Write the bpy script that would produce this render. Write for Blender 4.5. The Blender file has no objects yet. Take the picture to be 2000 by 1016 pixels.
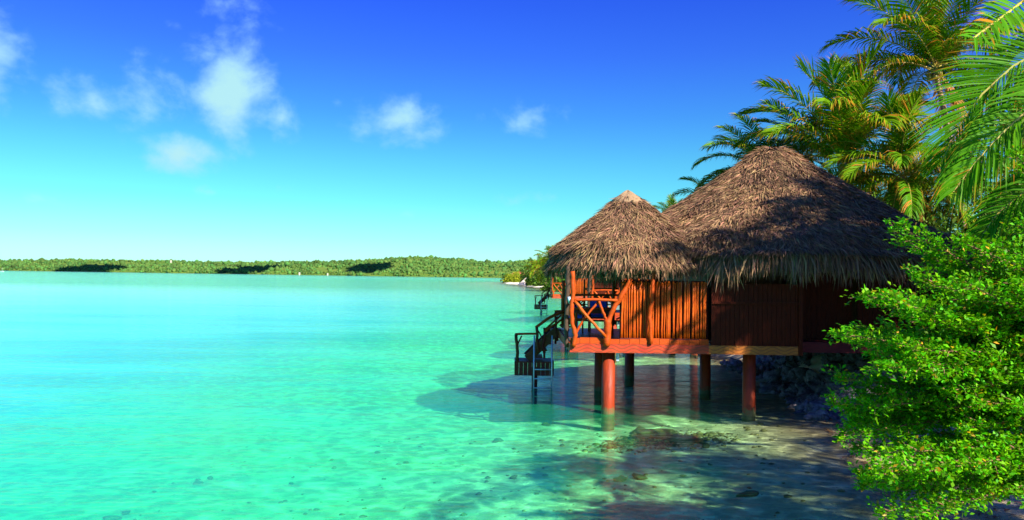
import bpy, math, random
import numpy as np
from mathutils import Vector, Matrix
R = math.radians
S = bpy.context.scene
COL = S.collection
random.seed(7)

# ---------------------------------------------------------------- camera, sky, sun, exposure
CAMZ, FOC = 3.4, 1600.0
PITCH, ROLL = R(1.13), R(0.83)
Fv = Vector((0, math.cos(PITCH), math.sin(PITCH)))
R0 = Vector((1, 0, 0)); U0 = Vector((0, -math.sin(PITCH), math.cos(PITCH)))
Rv = R0 * math.cos(ROLL) + U0 * math.sin(ROLL)
Uv = -R0 * math.sin(ROLL) + U0 * math.cos(ROLL)
cam = bpy.data.cameras.new('camera'); cam.lens = 36 * FOC / 2000; cam.sensor_width = 36
cam.clip_start = 0.1; cam.clip_end = 20000
co = bpy.data.objects.new('camera', cam); COL.objects.link(co)
co.matrix_world = Matrix(((Rv.x, Uv.x, -Fv.x, 0), (Rv.y, Uv.y, -Fv.y, 0), (Rv.z, Uv.z, -Fv.z, CAMZ), (0, 0, 0, 1)))
S.camera = co

def ray(px, py): return (Fv + Rv * ((px - 1000) / FOC) + Uv * ((508 - py) / FOC))
def P(px, py, Y):                       # the point of the place seen at that pixel of the photograph, Y metres away
    d = ray(px, py); return Vector((0, 0, CAMZ)) + d * (Y / d.y)
def W(px, py, z=0.0):                   # ... on the water
    d = ray(px, py); return Vector((0, 0, CAMZ)) + d * ((z - CAMZ) / d.z)

SUN_EL, SUN_AZ = 36.0, 141.5
SDIR = Vector((math.sin(R(SUN_AZ)) * math.cos(R(SUN_EL)), math.cos(R(SUN_AZ)) * math.cos(R(SUN_EL)), math.sin(R(SUN_EL))))
w = bpy.data.worlds.new('World'); S.world = w; w.use_nodes = True
nt = w.node_tree; N = nt.nodes; L = nt.links
bg = N['Background']; bg.inputs[1].default_value = 0.1
def mth(op, a, b=None, c=None):
    n = N.new('ShaderNodeMath'); n.operation = op
    for i, v in enumerate((a, b, c)):
        if v is None: continue
        if isinstance(v, (int, float)): n.inputs[i].default_value = v
        else: L.new(v, n.inputs[i])
    return n.outputs[0]
tc = N.new('ShaderNodeTexCoord'); sep = N.new('ShaderNodeSeparateXYZ'); L.new(tc.outputs['Generated'], sep.inputs[0])
zab = mth('ABSOLUTE', sep.outputs[2]); zz = mth('MAXIMUM', zab, 0.006)
cmb = N.new('ShaderNodeCombineXYZ'); L.new(sep.outputs[0], cmb.inputs[0]); L.new(sep.outputs[1], cmb.inputs[1]); L.new(zz, cmb.inputs[2])
sky = N.new('ShaderNodeTexSky'); sky.sky_type = 'NISHITA'; sky.sun_disc = False
sky.sun_elevation = R(SUN_EL); sky.sun_rotation = R(SUN_AZ); L.new(cmb.outputs[0], sky.inputs[0])
elev = mth('DIVIDE', mth('ARCSINE', zz), math.pi / 2)
ramp = N.new('ShaderNodeValToRGB'); L.new(mth('POWER', elev, 0.5), ramp.inputs[0])
stops = [(0.5, 1.25, 2.55, 2.75), (1.6, .88, 1.95, 2.25), (2.5, .68, 1.70, 1.95), (5, .40, 1.43, 1.63), (8, .30, 1.12, 1.57), (11, .23, .82, 1.7),
         (15, .19, .56, 1.9), (18.5, .15, .44, 1.98), (30, .13, .42, 1.9), (90, .11, .34, 1.35)]
cr = ramp.color_ramp
while len(cr.elements) < len(stops): cr.elements.new(0.5)
for e, (d, r, g, b) in zip(cr.elements, stops): e.position = math.sqrt(d / 90)
for e, (d, r, g, b) in zip(cr.elements, stops): e.color = (r / 3, g / 3, b / 3, 1)
m1 = N.new('ShaderNodeVectorMath'); m1.operation = 'MULTIPLY'; L.new(sky.outputs[0], m1.inputs[0]); L.new(ramp.outputs[0], m1.inputs[1])
m2 = N.new('ShaderNodeVectorMath'); m2.operation = 'SCALE'; L.new(m1.outputs[0], m2.inputs[0]); m2.inputs['Scale'].default_value = 1.34
# clouds: soft cells of noise at their own bearings and heights in the sky
az = mth('ARCTAN2', sep.outputs[0], sep.outputs[1]); el = mth('ARCSINE', zz)
ae = N.new('ShaderNodeCombineXYZ'); L.new(az, ae.inputs[0]); L.new(el, ae.inputs[1])
nz = N.new('ShaderNodeTexNoise'); nz.inputs['Scale'].default_value = 13; nz.inputs['Detail'].default_value = 9; nz.inputs['Roughness'].default_value = .6
nz.inputs['Distortion'].default_value = 0.35
mp = N.new('ShaderNodeMapping'); mp.inputs['Scale'].default_value = (1, 1.25, 1); L.new(ae.outputs[0], mp.inputs[0]); L.new(mp.outputs[0], nz.inputs[0])
nz2 = N.new('ShaderNodeTexNoise'); nz2.inputs['Scale'].default_value = 34; nz2.inputs['Detail'].default_value = 8; L.new(mp.outputs[0], nz2.inputs[0])
clouds = [(455, 178, 76, 96, 1.05), (405, 105, 42, 36, .7), (485, 225, 62, 42, .75), (548, 232, 42, 40, .75), (180, 195, 72, 52, .6), (285, 185, 80, 66, .65), (352, 300, 78, 34, 1.2), (775, 238, 92, 46, .8), (720, 250, 45, 28, .6),
          (1035, 232, 85, 36, .52), (-15, 110, 58, 86, .8), (440, 8, 90, 34, .4), (500, 45, 50, 40, .35), (1045, 388, 95, 20, .38), (545, 366, 22, 13, .5), (415, 376, 30, 13, .42), (80, 390, 46, 17, .4), (510, 460, 26, 9, .3),
          (660, 200, 22, 16, .33), (665, 86, 26, 12, .25), (-300, 250, 120, 60, .7), (-250, 60, 100, 50, .5), (330, 50, 20, 16, .35), (2350, 150, 110, 60, .6), (800, 420, 40, 10, .25)]
extra = [(-1.3, .35, .14, .08, .7), (1.4, .3, .16, .07, .6), (2.4, .4, .2, .1, .6), (-2.3, .3, .2, .08, .6), (.3, .75, .2, .12, .5), (-.9, .6, .15, .1, .6), (3.0, .25, .15, .06, .6)]
den = None
cl = []
for px, py, rx, ry, s in clouds:
    d = ray(px, py).normalized(); cl.append((math.atan2(d.x, d.y), math.asin(d.z), rx / FOC, ry / FOC, s))
for a_, e_, rx, ry, s in cl + extra:
    v = N.new('ShaderNodeVectorMath'); v.operation = 'SUBTRACT'; L.new(ae.outputs[0], v.inputs[0]); v.inputs[1].default_value = (a_, e_, 0)
    u = N.new('ShaderNodeVectorMath'); u.operation = 'MULTIPLY'; L.new(v.outputs[0], u.inputs[0]); u.inputs[1].default_value = (1 / rx, 1 / ry, 0)
    ln = N.new('ShaderNodeVectorMath'); ln.operation = 'LENGTH'; L.new(u.outputs[0], ln.inputs[0])
    k = mth('MULTIPLY', mth('SUBTRACT', 1.45, ln.outputs['Value']), s)      # falls to nothing outside
    den = k if den is None else mth('MAXIMUM', den, k)
dn = mth('ADD', den, mth('MULTIPLY', mth('SUBTRACT', nz.outputs[0], .5), 1.9))
dn = mth('ADD', dn, mth('MULTIPLY', mth('SUBTRACT', nz2.outputs[0], .5), 1.3))
mr = N.new('ShaderNodeMapRange'); mr.interpolation_type = 'SMOOTHSTEP'; L.new(dn, mr.inputs[0]); mr.inputs[1].default_value = .20; mr.inputs[2].default_value = 1.6
mr.inputs[4].default_value = 1.0
gate = N.new('ShaderNodeMapRange'); gate.interpolation_type = 'SMOOTHSTEP'; L.new(den, gate.inputs[0]); gate.inputs[1].default_value = 0.0; gate.inputs[2].default_value = .3
cf = mth('MULTIPLY', mr.outputs[0], gate.outputs[0])
mx = N.new('ShaderNodeMix'); mx.data_type = 'RGBA'; L.new(cf, mx.inputs[0]); L.new(m2.outputs[0], mx.inputs[6]); mx.inputs[7].default_value = (2.0, 3.6, 3.95, 1)
L.new(mx.outputs[2], bg.inputs[0])

sd = bpy.data.lights.new('sun', 'SUN'); sd.energy = 5.0; sd.angle = R(0.5); sd.color = (1, .92, .79)
so = bpy.data.objects.new('sun', sd); COL.objects.link(so)
so.rotation_euler = SDIR.to_track_quat('Z', 'Y').to_euler(); so.location = (0, -20, 40)
S.view_settings.view_transform = 'Standard'; S.view_settings.look = 'None'
S.view_settings.exposure = 1.25; S.view_settings.gamma = 1.0
try: S.cycles.max_bounces = 8; S.cycles.transparent_max_bounces = 12; S.cycles.use_denoising = True; S.cycles.caustics_reflective = False; S.cycles.caustics_refractive = False
except Exception: pass

# ---------------------------------------------------------------- helpers
def tag(o, label=None, cat=None, group=None, kind=None):
    if label: o['label'] = label
    if cat: o['category'] = cat
    if group: o['group'] = group
    if kind: o['kind'] = kind
    return o
def mesh(name, V, F, mat=None, smooth=False):
    me = bpy.data.meshes.new(name)
    V = np.asarray(V, dtype=np.float32).reshape(-1, 3)
    me.from_pydata(V.tolist(), [], [list(map(int, f)) for f in F]) if not isinstance(F, np.ndarray) else fast(me, V, F)
    if mat: me.materials.append(mat)
    if smooth: me.polygons.foreach_set('use_smooth', [True] * len(me.polygons))
    me.update(); return me
def fast(me, V, F):
    n, k = F.shape
    me.vertices.add(len(V)); me.vertices.foreach_set('co', V.ravel())
    me.loops.add(n * k); me.loops.foreach_set('vertex_index', F.astype(np.int32).ravel())
    me.polygons.add(n); me.polygons.foreach_set('loop_start', np.arange(0, n * k, k, dtype=np.int32))
    me.polygons.foreach_set('loop_total', np.full(n, k, dtype=np.int32)); me.update(calc_edges=True)
def obj(name, me, parent=None, loc=None):
    o = bpy.data.objects.new(name, me); COL.objects.link(o)
    if parent: o.parent = parent
    if loc is not None: o.location = loc
    return o
def thing(name, label, cat, loc=(0, 0, 0), group=None):
    o = bpy.data.objects.new(name, None); COL.objects.link(o); o.location = loc; o.empty_display_size = .3
    return tag(o, label, cat, group)
def copy_tree(o, parent=None, skip=()):
    c = o.copy(); COL.objects.link(c); c.parent = parent
    for ch in KIDS.get(o, ()) or [x for x in o.children]:
        if ch.name.split('.')[0] in skip: continue
        copy_tree(ch, c, skip)
    return c
KIDS = {}
class MB:
    def __init__(s): s.V = []; s.F = []
    def box(s, x0, x1, y0, y1, z0, z1):
        b = len(s.V); s.V += [(x, y, z) for z in (z0, z1) for y in (y0, y1) for x in (x0, x1)]
        s.F += [(b, b+2, b+3, b+1), (b+4, b+5, b+7, b+6), (b, b+1, b+5, b+4), (b+2, b+6, b+7, b+3), (b, b+4, b+6, b+2), (b+1, b+3, b+7, b+5)]; return s
    def tube(s, pts, rad, n=6, cap=True):
        pts = [Vector(p) for p in pts]; b = len(s.V)
        if not hasattr(rad, '__len__'): rad = [rad] * len(pts)
        up = None
        for i, p in enumerate(pts):
            t = (pts[min(i+1, len(pts)-1)] - pts[max(i-1, 0)]).normalized()
            if up is None: up = t.orthogonal().normalized()
            up = (up - t * up.dot(t)).normalized(); sd_ = t.cross(up)
            for k in range(n):
                a = 2 * math.pi * k / n; s.V.append(tuple(p + (up * math.cos(a) + sd_ * math.sin(a)) * rad[i]))
        for i in range(len(pts) - 1):
            for k in range(n):
                k2 = (k + 1) % n; s.F.append((b+i*n+k, b+i*n+k2, b+(i+1)*n+k2, b+(i+1)*n+k))
        if cap:
            s.F.append(tuple(b + k for k in reversed(range(n)))); e = b + (len(pts)-1) * n; s.F.append(tuple(e + k for k in range(n)))
        return s
    def beam(s, a, b_, wd, ht):        # straight board from a to b
        a = Vector(a); b_ = Vector(b_); t = (b_ - a).normalized(); sd_ = t.cross(Vector((0, 0, 1))).normalized(); u = sd_.cross(t).normalized(); b = len(s.V)
        for p in (a, b_):
            for q in ((-1, -1), (1, -1), (1, 1), (-1, 1)): s.V.append(tuple(p + sd_ * q[0] * wd / 2 + u * q[1] * ht / 2))
        s.F += [(b+3, b+2, b+1, b), (b+4, b+5, b+6, b+7)] + [(b+k, b+(k+1) % 4, b+4+(k+1) % 4, b+4+k) for k in range(4)]; return s
    def mesh(s, name, mat, smooth=False): return mesh(name, s.V, s.F, mat, smooth)
    def build(s, name, mat, parent=None, smooth=False): return obj(name, s.mesh(name, mat, smooth), parent)

# ---------------------------------------------------------------- materials
def mat(name, col, rough=.6, var=0.0, vscale=5, col2=None, bump=0, bscale=20, spec=.5, stretch=(1, 1, 1), rand=0, island=False, transl=0, objr=0, metal=0):
    m = bpy.data.materials.new(name); m.use_nodes = True; t = m.node_tree; n = t.nodes; l = t.links; b = n['Principled BSDF']
    b.inputs['Roughness'].default_value = rough; b.inputs['Specular IOR Level'].default_value = spec; b.inputs['Metallic'].default_value = metal
    tc_ = n.new('ShaderNodeTexCoord'); mp_ = n.new('ShaderNodeMapping'); mp_.inputs['Scale'].default_value = stretch; l.new(tc_.outputs['Object'], mp_.inputs[0])
    col = tuple(col) + (1,); src = None
    if col2 is not None:
        nz_ = n.new('ShaderNodeTexNoise'); nz_.inputs['Scale'].default_value = vscale; nz_.inputs['Detail'].default_value = 6; nz_.inputs['Roughness'].default_value = .62
        l.new(mp_.outputs[0], nz_.inputs[0])
        r_ = n.new('ShaderNodeValToRGB'); r_.color_ramp.elements[0].position = .36; r_.color_ramp.elements[1].position = .64
        r_.color_ramp.elements[0].color = col; r_.color_ramp.elements[1].color = tuple(col2) + (1,); l.new(nz_.outputs[0], r_.inputs[0]); src = r_.outputs[0]
    if rand:
        hs = n.new('ShaderNodeHueSaturation'); g = n.new('ShaderNodeNewGeometry') if island else n.new('ShaderNodeObjectInfo')
        rnd = g.outputs['Random Per Island'] if island else g.outputs['Random']
        a = n.new('ShaderNodeMapRange'); a.inputs[3].default_value = 1 - rand; a.inputs[4].default_value = 1 + rand; l.new(rnd, a.inputs[0]); l.new(a.outputs[0], hs.inputs['Value'])
        a2 = n.new('ShaderNodeMath'); a2.operation = 'MULTIPLY'; a2.inputs[1].default_value = 7.13; l.new(rnd, a2.inputs[0])
        a3 = n.new('ShaderNodeMath'); a3.operation = 'FRACT'; l.new(a2.outputs[0], a3.inputs[0])
        a4 = n.new('ShaderNodeMapRange'); a4.inputs[3].default_value = .5 - .035; a4.inputs[4].default_value = .5 + .02; l.new(a3.outputs[0], a4.inputs[0]); l.new(a4.outputs[0], hs.inputs['Hue'])
        if src: l.new(src, hs.inputs['Color'])
        else: hs.inputs['Color'].default_value = col
        src = hs.outputs[0]
    if src: l.new(src, b.inputs['Base Color'])
    else: b.inputs['Base Color'].default_value = col
    if bump:
        nb = n.new('ShaderNodeTexNoise'); nb.inputs['Scale'].default_value = bscale; nb.inputs['Detail'].default_value = 5; l.new(mp_.outputs[0], nb.inputs[0])
        bp = n.new('ShaderNodeBump'); bp.inputs['Strength'].default_value = bump; bp.inputs['Distance'].default_value = .02; l.new(nb.outputs[0], bp.inputs['Height']); l.new(bp.outputs[0], b.inputs['Normal'])
    if transl:
        tr = n.new('ShaderNodeBsdfTranslucent'); mxs = n.new('ShaderNodeMixShader'); mxs.inputs[0].default_value = transl
        if src: l.new(src, tr.inputs[0])
        else: tr.inputs[0].default_value = col
        l.new(b.outputs[0], mxs.inputs[1]); l.new(tr.outputs[0], mxs.inputs[2]); l.new(mxs.outputs[0], n['Material Output'].inputs[0])
    return m
M = {}
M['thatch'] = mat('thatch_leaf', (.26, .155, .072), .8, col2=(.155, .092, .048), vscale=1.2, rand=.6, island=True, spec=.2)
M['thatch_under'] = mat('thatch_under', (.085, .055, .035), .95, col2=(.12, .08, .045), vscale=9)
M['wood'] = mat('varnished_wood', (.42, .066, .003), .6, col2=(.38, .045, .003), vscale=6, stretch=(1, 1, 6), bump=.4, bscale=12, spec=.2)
M['cane'] = mat('cane', (.52, .105, .002), .5, col2=(.38, .045, .002), vscale=9, stretch=(4, 4, .8), bump=.3, spec=.25)
M['wood_dark'] = mat('dark_wood', (.13, .035, .014), .55, col2=(.08, .02, .01), vscale=5, stretch=(1, 1, 5), bump=.4, bscale=10, rand=.1, spec=.2)
M['pole_dark'] = mat('bark_pole', (.075, .04, .02), .8, col2=(.045, .025, .015), vscale=14, bump=.6)
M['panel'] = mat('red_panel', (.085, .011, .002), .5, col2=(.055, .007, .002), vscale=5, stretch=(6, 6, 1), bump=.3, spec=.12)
M['floor'] = mat('deck_floor', (.22, .07, .03), .35, col2=(.15, .05, .025), vscale=4, stretch=(1, 8, 1), rand=.2)
M['pile'] = mat('pile', (.34, .038, .008), .5, col2=(.22, .028, .008), vscale=4, bump=.5, bscale=9, stretch=(3, 3, .6), spec=.25)
M['metal'] = mat('ladder_metal', (.50, .62, .75), .35, metal=.4)
M['cushion'] = mat('blue_cushion', (.01, .07, .65), .8, bump=.3, bscale=60)
M['white'] = mat('white_paint', (.8, .78, .74), .6)
M['trunk'] = mat('palm_bark', (.38, .25, .16), .9, col2=(.20, .13, .09), vscale=7, stretch=(1, 1, 5), bump=.8, bscale=9)
M['branch'] = mat('branch_bark', (.30, .15, .07), .85, col2=(.18, .09, .05), vscale=14, bump=.5)
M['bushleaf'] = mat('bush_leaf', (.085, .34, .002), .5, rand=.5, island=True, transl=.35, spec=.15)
M['rachis'] = mat('rachis', (.36, .34, .05), .6, col2=(.42, .22, .04), vscale=3)
M['coconut'] = mat('coconut', (.55, .20, .03), .5, col2=(.25, .26, .03), vscale=3)
M['rock'] = mat('coral_rock', (.21, .18, .22), .9, col2=(.075, .06, .065), vscale=2.6, bump=1.0, bscale=7, rand=.3)
M['stone_wet'] = mat('seabed_stone', (.26, .21, .06), .8, col2=(.12, .10, .03), vscale=6, bump=.8, bscale=9, rand=.3)
M['far_leaf'] = mat('far_foliage', (.075, .165, .030), .9, col2=(.04, .10, .022), vscale=.02, rand=.35, island=True, spec=.1)
M['far_ground'] = mat('hill_ground', (.13, .19, .03), .95, col2=(.06, .13, .015), vscale=.012, spec=.1)
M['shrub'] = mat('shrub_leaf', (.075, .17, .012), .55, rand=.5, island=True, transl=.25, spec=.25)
M['shrub_y'] = mat('shrub_leaf_yellow', (.26, .34, .015), .6, rand=.35, island=True, transl=.3, spec=.2)
M['cloud'] = mat('cloud_white', (.85, .85, .85), 1)

def leafmat(name, c1, c2, tipc, tip0=.72, dry=.06):
    """palm leaflet: colour runs from base to tip (uv.x), a few leaflets fully dry"""
    m = bpy.data.materials.new(name); m.use_nodes = True; t = m.node_tree; n = t.nodes; l = t.links; b = n['Principled BSDF']
    b.inputs['Roughness'].default_value = .5; b.inputs['Specular IOR Level'].default_value = .12
    uv = n.new('ShaderNodeUVMap'); sp = n.new('ShaderNodeSeparateXYZ'); l.new(uv.outputs[0], sp.inputs[0])
    g = n.new('ShaderNodeNewGeometry'); rnd = g.outputs['Random Per Island']
    oi = n.new('ShaderNodeObjectInfo')
    mix = n.new('ShaderNodeMix'); mix.data_type = 'RGBA'; mix.inputs[6].default_value = c1 + (1,); mix.inputs[7].default_value = c2 + (1,)
    av = n.new('ShaderNodeMath'); av.operation = 'ADD'; l.new(rnd, av.inputs[0]); l.new(oi.outputs['Random'], av.inputs[1])
    hv = n.new('ShaderNodeMath'); hv.operation = 'MULTIPLY'; hv.inputs[1].default_value = .5; l.new(av.outputs[0], hv.inputs[0]); l.new(hv.outputs[0], mix.inputs[0])
    j = n.new('ShaderNodeMath'); j.operation = 'MULTIPLY_ADD'; l.new(rnd, j.inputs[0]); j.inputs[1].default_value = .5; l.new(sp.outputs[0], j.inputs[2])
    mr_ = n.new('ShaderNodeMapRange'); l.new(j.outputs[0], mr_.inputs[0]); mr_.inputs[1].default_value = tip0 + .18; mr_.inputs[2].default_value = tip0 + .5
    dr = n.new('ShaderNodeMath'); dr.operation = 'LESS_THAN'; dr.inputs[1].default_value = dry
    f2 = n.new('ShaderNodeMath'); f2.operation = 'MULTIPLY'; f2.inputs[1].default_value = 13.7; l.new(rnd, f2.inputs[0])
    f3 = n.new('ShaderNodeMath'); f3.operation = 'FRACT'; l.new(f2.outputs[0], f3.inputs[0]); l.new(f3.outputs[0], dr.inputs[0])
    mxx = n.new('ShaderNodeMath'); mxx.operation = 'MAXIMUM'; l.new(mr_.outputs[0], mxx.inputs[0]); l.new(dr.outputs[0], mxx.inputs[1])
    m2_ = n.new('ShaderNodeMix'); m2_.data_type = 'RGBA'; l.new(mxx.outputs[0], m2_.inputs[0]); l.new(mix.outputs[2], m2_.inputs[6]); m2_.inputs[7].default_value = tipc + (1,)
    l.new(m2_.outputs[2], b.inputs['Base Color'])
    tr = n.new('ShaderNodeBsdfTranslucent'); l.new(m2_.outputs[2], tr.inputs[0]); ms = n.new('ShaderNodeMixShader'); ms.inputs[0].default_value = .3
    l.new(b.outputs[0], ms.inputs[1]); l.new(tr.outputs[0], ms.inputs[2]); l.new(ms.outputs[0], n['Material Output'].inputs[0])
    return m
M['leaf'] = leafmat('palm_leaflet', (.045, .19, .002), (.19, .32, .003), (.46, .18, .015), .74, .04)
M['leaf_near'] = leafmat('palm_leaflet_near', (.025, .17, .002), (.10, .28, .002), (.50, .20, .012), .84, .02)
M['leaf_dry'] = leafmat('palm_leaflet_dry', (.40, .17, .035), (.30, .20, .03), (.55, .22, .05), .5, .3)

def tide(m):
    n = m.node_tree.nodes; l = m.node_tree.links; b = n['Principled BSDF']; src = b.inputs['Base Color'].links[0].from_socket
    g = n.new('ShaderNodeNewGeometry'); s = n.new('ShaderNodeSeparateXYZ'); l.new(g.outputs['Position'], s.inputs[0])
    z = n.new('ShaderNodeTexNoise'); z.inputs['Scale'].default_value = 6; z.inputs['Detail'].default_value = 6; l.new(g.outputs['Position'], z.inputs[0])
    a = n.new('ShaderNodeMath'); a.operation = 'MULTIPLY_ADD'; l.new(z.outputs[0], a.inputs[0]); a.inputs[1].default_value = -.5; l.new(s.outputs[2], a.inputs[2])
    q = n.new('ShaderNodeMapRange'); l.new(a.outputs[0], q.inputs[0]); q.inputs[1].default_value = -.18; q.inputs[2].default_value = -.05; q.inputs[3].default_value = .92; q.inputs[4].default_value = 0
    mi = n.new('ShaderNodeMix'); mi.data_type = 'RGBA'; l.new(q.outputs[0], mi.inputs[0]); l.new(src, mi.inputs[6]); mi.inputs[7].default_value = (.09, .12, .05, 1); l.new(mi.outputs[2], b.inputs['Base Color'])
tide(M['pile'])
# carved wave board
def wave_mat():
    m = mat('carved_board', (.44, .13, .006), .5, col2=(.36, .085, .005), vscale=3, rand=.05); n = m.node_tree.nodes; l = m.node_tree.links; b = n['Principled BSDF']
    t = n.new('ShaderNodeTexCoord'); s = n.new('ShaderNodeSeparateXYZ'); l.new(t.outputs['Object'], s.inputs[0])
    def mm(op, a, c): 
        q = n.new('ShaderNodeMath'); q.operation = op
        for i, v in enumerate((a, c)):
            if v is None: continue
            if isinstance(v, (int, float)): q.inputs[i].default_value = v
            else: l.new(v, q.inputs[i])
        return q.outputs[0]
    sx = mm('SINE', mm('MULTIPLY', s.outputs[0], 11), None); zz_ = mm('ADD', s.outputs[2], mm('MULTIPLY', sx, .045))
    ln = mm('SINE', mm('MULTIPLY', zz_, 75), None); gr = mm('GREATER_THAN', ln, .72)
    src = b.inputs['Base Color'].links[0].from_socket
    mi = n.new('ShaderNodeMix'); mi.data_type = 'RGBA'; l.new(mm('MULTIPLY', gr, .7), mi.inputs[0]); l.new(src, mi.inputs[6]); mi.inputs[7].default_value = (.14, .035, .006, 1); l.new(mi.outputs[2], b.inputs['Base Color'])
    bp = n.new('ShaderNodeBump'); bp.inputs['Strength'].default_value = .6; bp.inputs['Distance'].default_value = .01; bp.invert = True; l.new(gr, bp.inputs['Height']); l.new(bp.outputs[0], b.inputs['Normal'])
    return m
M['carved'] = wave_mat()

# ---------------------------------------------------------------- ground: seabed, beach and land in one sheet
SH = [(-60, 5.0), (0, 5.6), (5, 5.9), (10, 6.35), (12, 6.5), (15, 6.75), (18, 7.3), (20, 7.6), (22, 7.9), (28, 8.5), (33, 8.8), (36, 8.2), (42, 9.3), (60, 11.5), (100, 14), (180, 16), (230, 13), (270, 8), (330, 2), (400, -3), (450, -5), (500, 8), (560, 60), (700, 260), (1100, 700), (6000, 2500)]
SY = np.array([a for a, b in SH], float); SX = np.array([b for a, b in SH], float)
def vnoise(x, y, s, seed=0):
    x = np.asarray(x, float) / s + seed * 17.3; y = np.asarray(y, float) / s + seed * 9.1
    xi = np.floor(x); yi = np.floor(y); fx = x - xi; fy = y - yi; fx = fx * fx * (3 - 2 * fx); fy = fy * fy * (3 - 2 * fy)
    def h(a, b): return np.modf(np.abs(np.sin(a * 127.1 + b * 311.7 + seed * 74.7) * 43758.5453))[0]
    return (h(xi, yi) * (1 - fx) + h(xi + 1, yi) * fx) * (1 - fy) + (h(xi, yi + 1) * (1 - fx) + h(xi + 1, yi + 1) * fx) * fy
def ground_z(x, y):
    x = np.asarray(x, float); y = np.asarray(y, float)
    wob = (vnoise(x, y, 3.1, 1) - .5) * .7 * np.clip(y / 20, .3, 8)
    d = np.interp(y, SY, SX) - x + wob
    near = np.clip(1 - (y - 60) / 200, .25, 1)
    deep = -(0.075 * np.clip(d, 0, 9) + .045 * np.clip(d - 9, 0, 26) + .01 * np.clip(d - 35, 0, 160)) * near
    land = .10 * np.clip(-d, 0, 4)
    back = np.clip((y - 20.5) / 1.5, 0, 1) * np.clip(1 - (y - 150) / 60, 0, 1) * np.clip((-d - .5) / 1.6, 0, 1) * 1.0
    back2 = np.clip((-d - 4) / 8, 0, 1) * .9 * np.clip(1 - (y - 150) / 60, .2, 1)
    z = np.where(d > 0, deep, land + back + back2)
    z = z + (vnoise(x, y, .9, 2) - .5) * .05 + (vnoise(x, y, .33, 3) - .5) * .02 * (y < 40)
    return z
def axis(lo, hi, fine_lo, fine_hi, step, grow=1.12):
    a = list(np.arange(fine_lo, fine_hi, step)); s = step; v = a[-1]
    while v < hi: s *= grow; v += s; a.append(min(v, hi))
    s = step; v = fine_lo; b = []
    while v > lo: s *= grow; v -= s; b.append(max(v, lo))
    return np.array(b[::-1] + a)
def sheet(xs, ys, zf):
    X, Y = np.meshgrid(xs, ys); Z = zf(X, Y); V = np.stack([X, Y, Z], -1).reshape(-1, 3); nx, ny = len(xs), len(ys)
    i = np.arange(nx - 1)[None, :] + nx * np.arange(ny - 1)[:, None]; F = np.stack([i, i + 1, i + 1 + nx, i + nx], -1).reshape(-1, 4)
    return V, F
def ground_mat():
    m = bpy.data.materials.new('sand'); m.use_nodes = True; t = m.node_tree; n = t.nodes; l = t.links; b = n['Principled BSDF']; b.inputs['Roughness'].default_value = .9; b.inputs['Specular IOR Level'].default_value = .15
    g = n.new('ShaderNodeNewGeometry'); s = n.new('ShaderNodeSeparateXYZ'); l.new(g.outputs['Position'], s.inputs[0])
    def noise(sc, det=6, vec=None):
        q = n.new('ShaderNodeTexNoise'); q.inputs['Scale'].default_value = sc; q.inputs['Detail'].default_value = det; q.inputs['Roughness'].default_value = .65; l.new(g.outputs['Position'], q.inputs[0]); return q.outputs[0]
    def rmp(src, a, c, v0=0, v1=1):
        q = n.new('ShaderNodeMapRange'); q.interpolation_type = 'SMOOTHSTEP'; l.new(src, q.inputs[0])
        for i, v in enumerate((a, c, v0, v1)): q.inputs[i + 1].default_value = v
        return q.outputs[0]
    def mix(f, a, c):
        q = n.new('ShaderNodeMix'); q.data_type = 'RGBA'
        l.new(f, q.inputs[0])
        for i, v in ((6, a), (7, c)):
            if isinstance(v, tuple): q.inputs[i].default_value = v + (1,)
            else: l.new(v, q.inputs[i])
        return q.outputs[2]
    def mul(a, c):
        q = n.new('ShaderNodeMath'); q.operation = 'MULTIPLY'; l.new(a, q.inputs[0])
        if isinstance(c, (int, float)): q.inputs[1].default_value = c
        else: l.new(c, q.inputs[1])
        return q.outputs[0]
    base = mix(rmp(s.outputs[2], -.9, -.15), (.90, .92, .60), (.72, .66, .32))      # deeper white coral sand -> wet shore sand
    base = mix(rmp(s.outputs[2], -.16, -.03), base, (.36, .29, .15)); base = mix(rmp(s.outputs[2], .02, .16), base, (.60, .50, .36))                   # dry sand
    base = mix(rmp(s.outputs[2], .75, 1.1), base, (.10, .08, .04))                   # soil
    far = mix(rmp(s.outputs[1], 60, 160), base, (.86, .78, .60))
    base = mix(rmp(s.outputs[2], -.05, .05), base, far)
    grime = mul(rmp(noise(1.1, 8), .52, .72), rmp(s.outputs[2], -.8, -.1, .2, .5))
    base = mix(grime, base, (.20, .16, .06))
    base = mix(mul(rmp(noise(22, 4), .5, .68), .28), base, (.22, .19, .09))
    pat = mul(rmp(noise(.32, 9), .56, .68), rmp(s.outputs[0], 2.5, -3))
    base = mix(mul(pat, .4), base, (.07, .25, .17))
    l.new(base, b.inputs['Base Color'])
    bp = n.new('ShaderNodeBump'); bp.inputs['Strength'].default_value = .7; bp.inputs['Distance'].default_value = .05; l.new(noise(14, 8), bp.inputs['Height']); l.new(bp.outputs[0], b.inputs['Normal'])
    return m
gx = axis(-5000, 5000, -14, 22, .16, 1.13); gy = axis(-120, 6000, 5, 46, .16, 1.10)
V, F = sheet(gx, gy, ground_z)
tag(obj('seabed', mesh('seabed', V, F, ground_mat(), True)), 'pale coral sand seabed rising to the beach and the bank', kind='structure')

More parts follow.
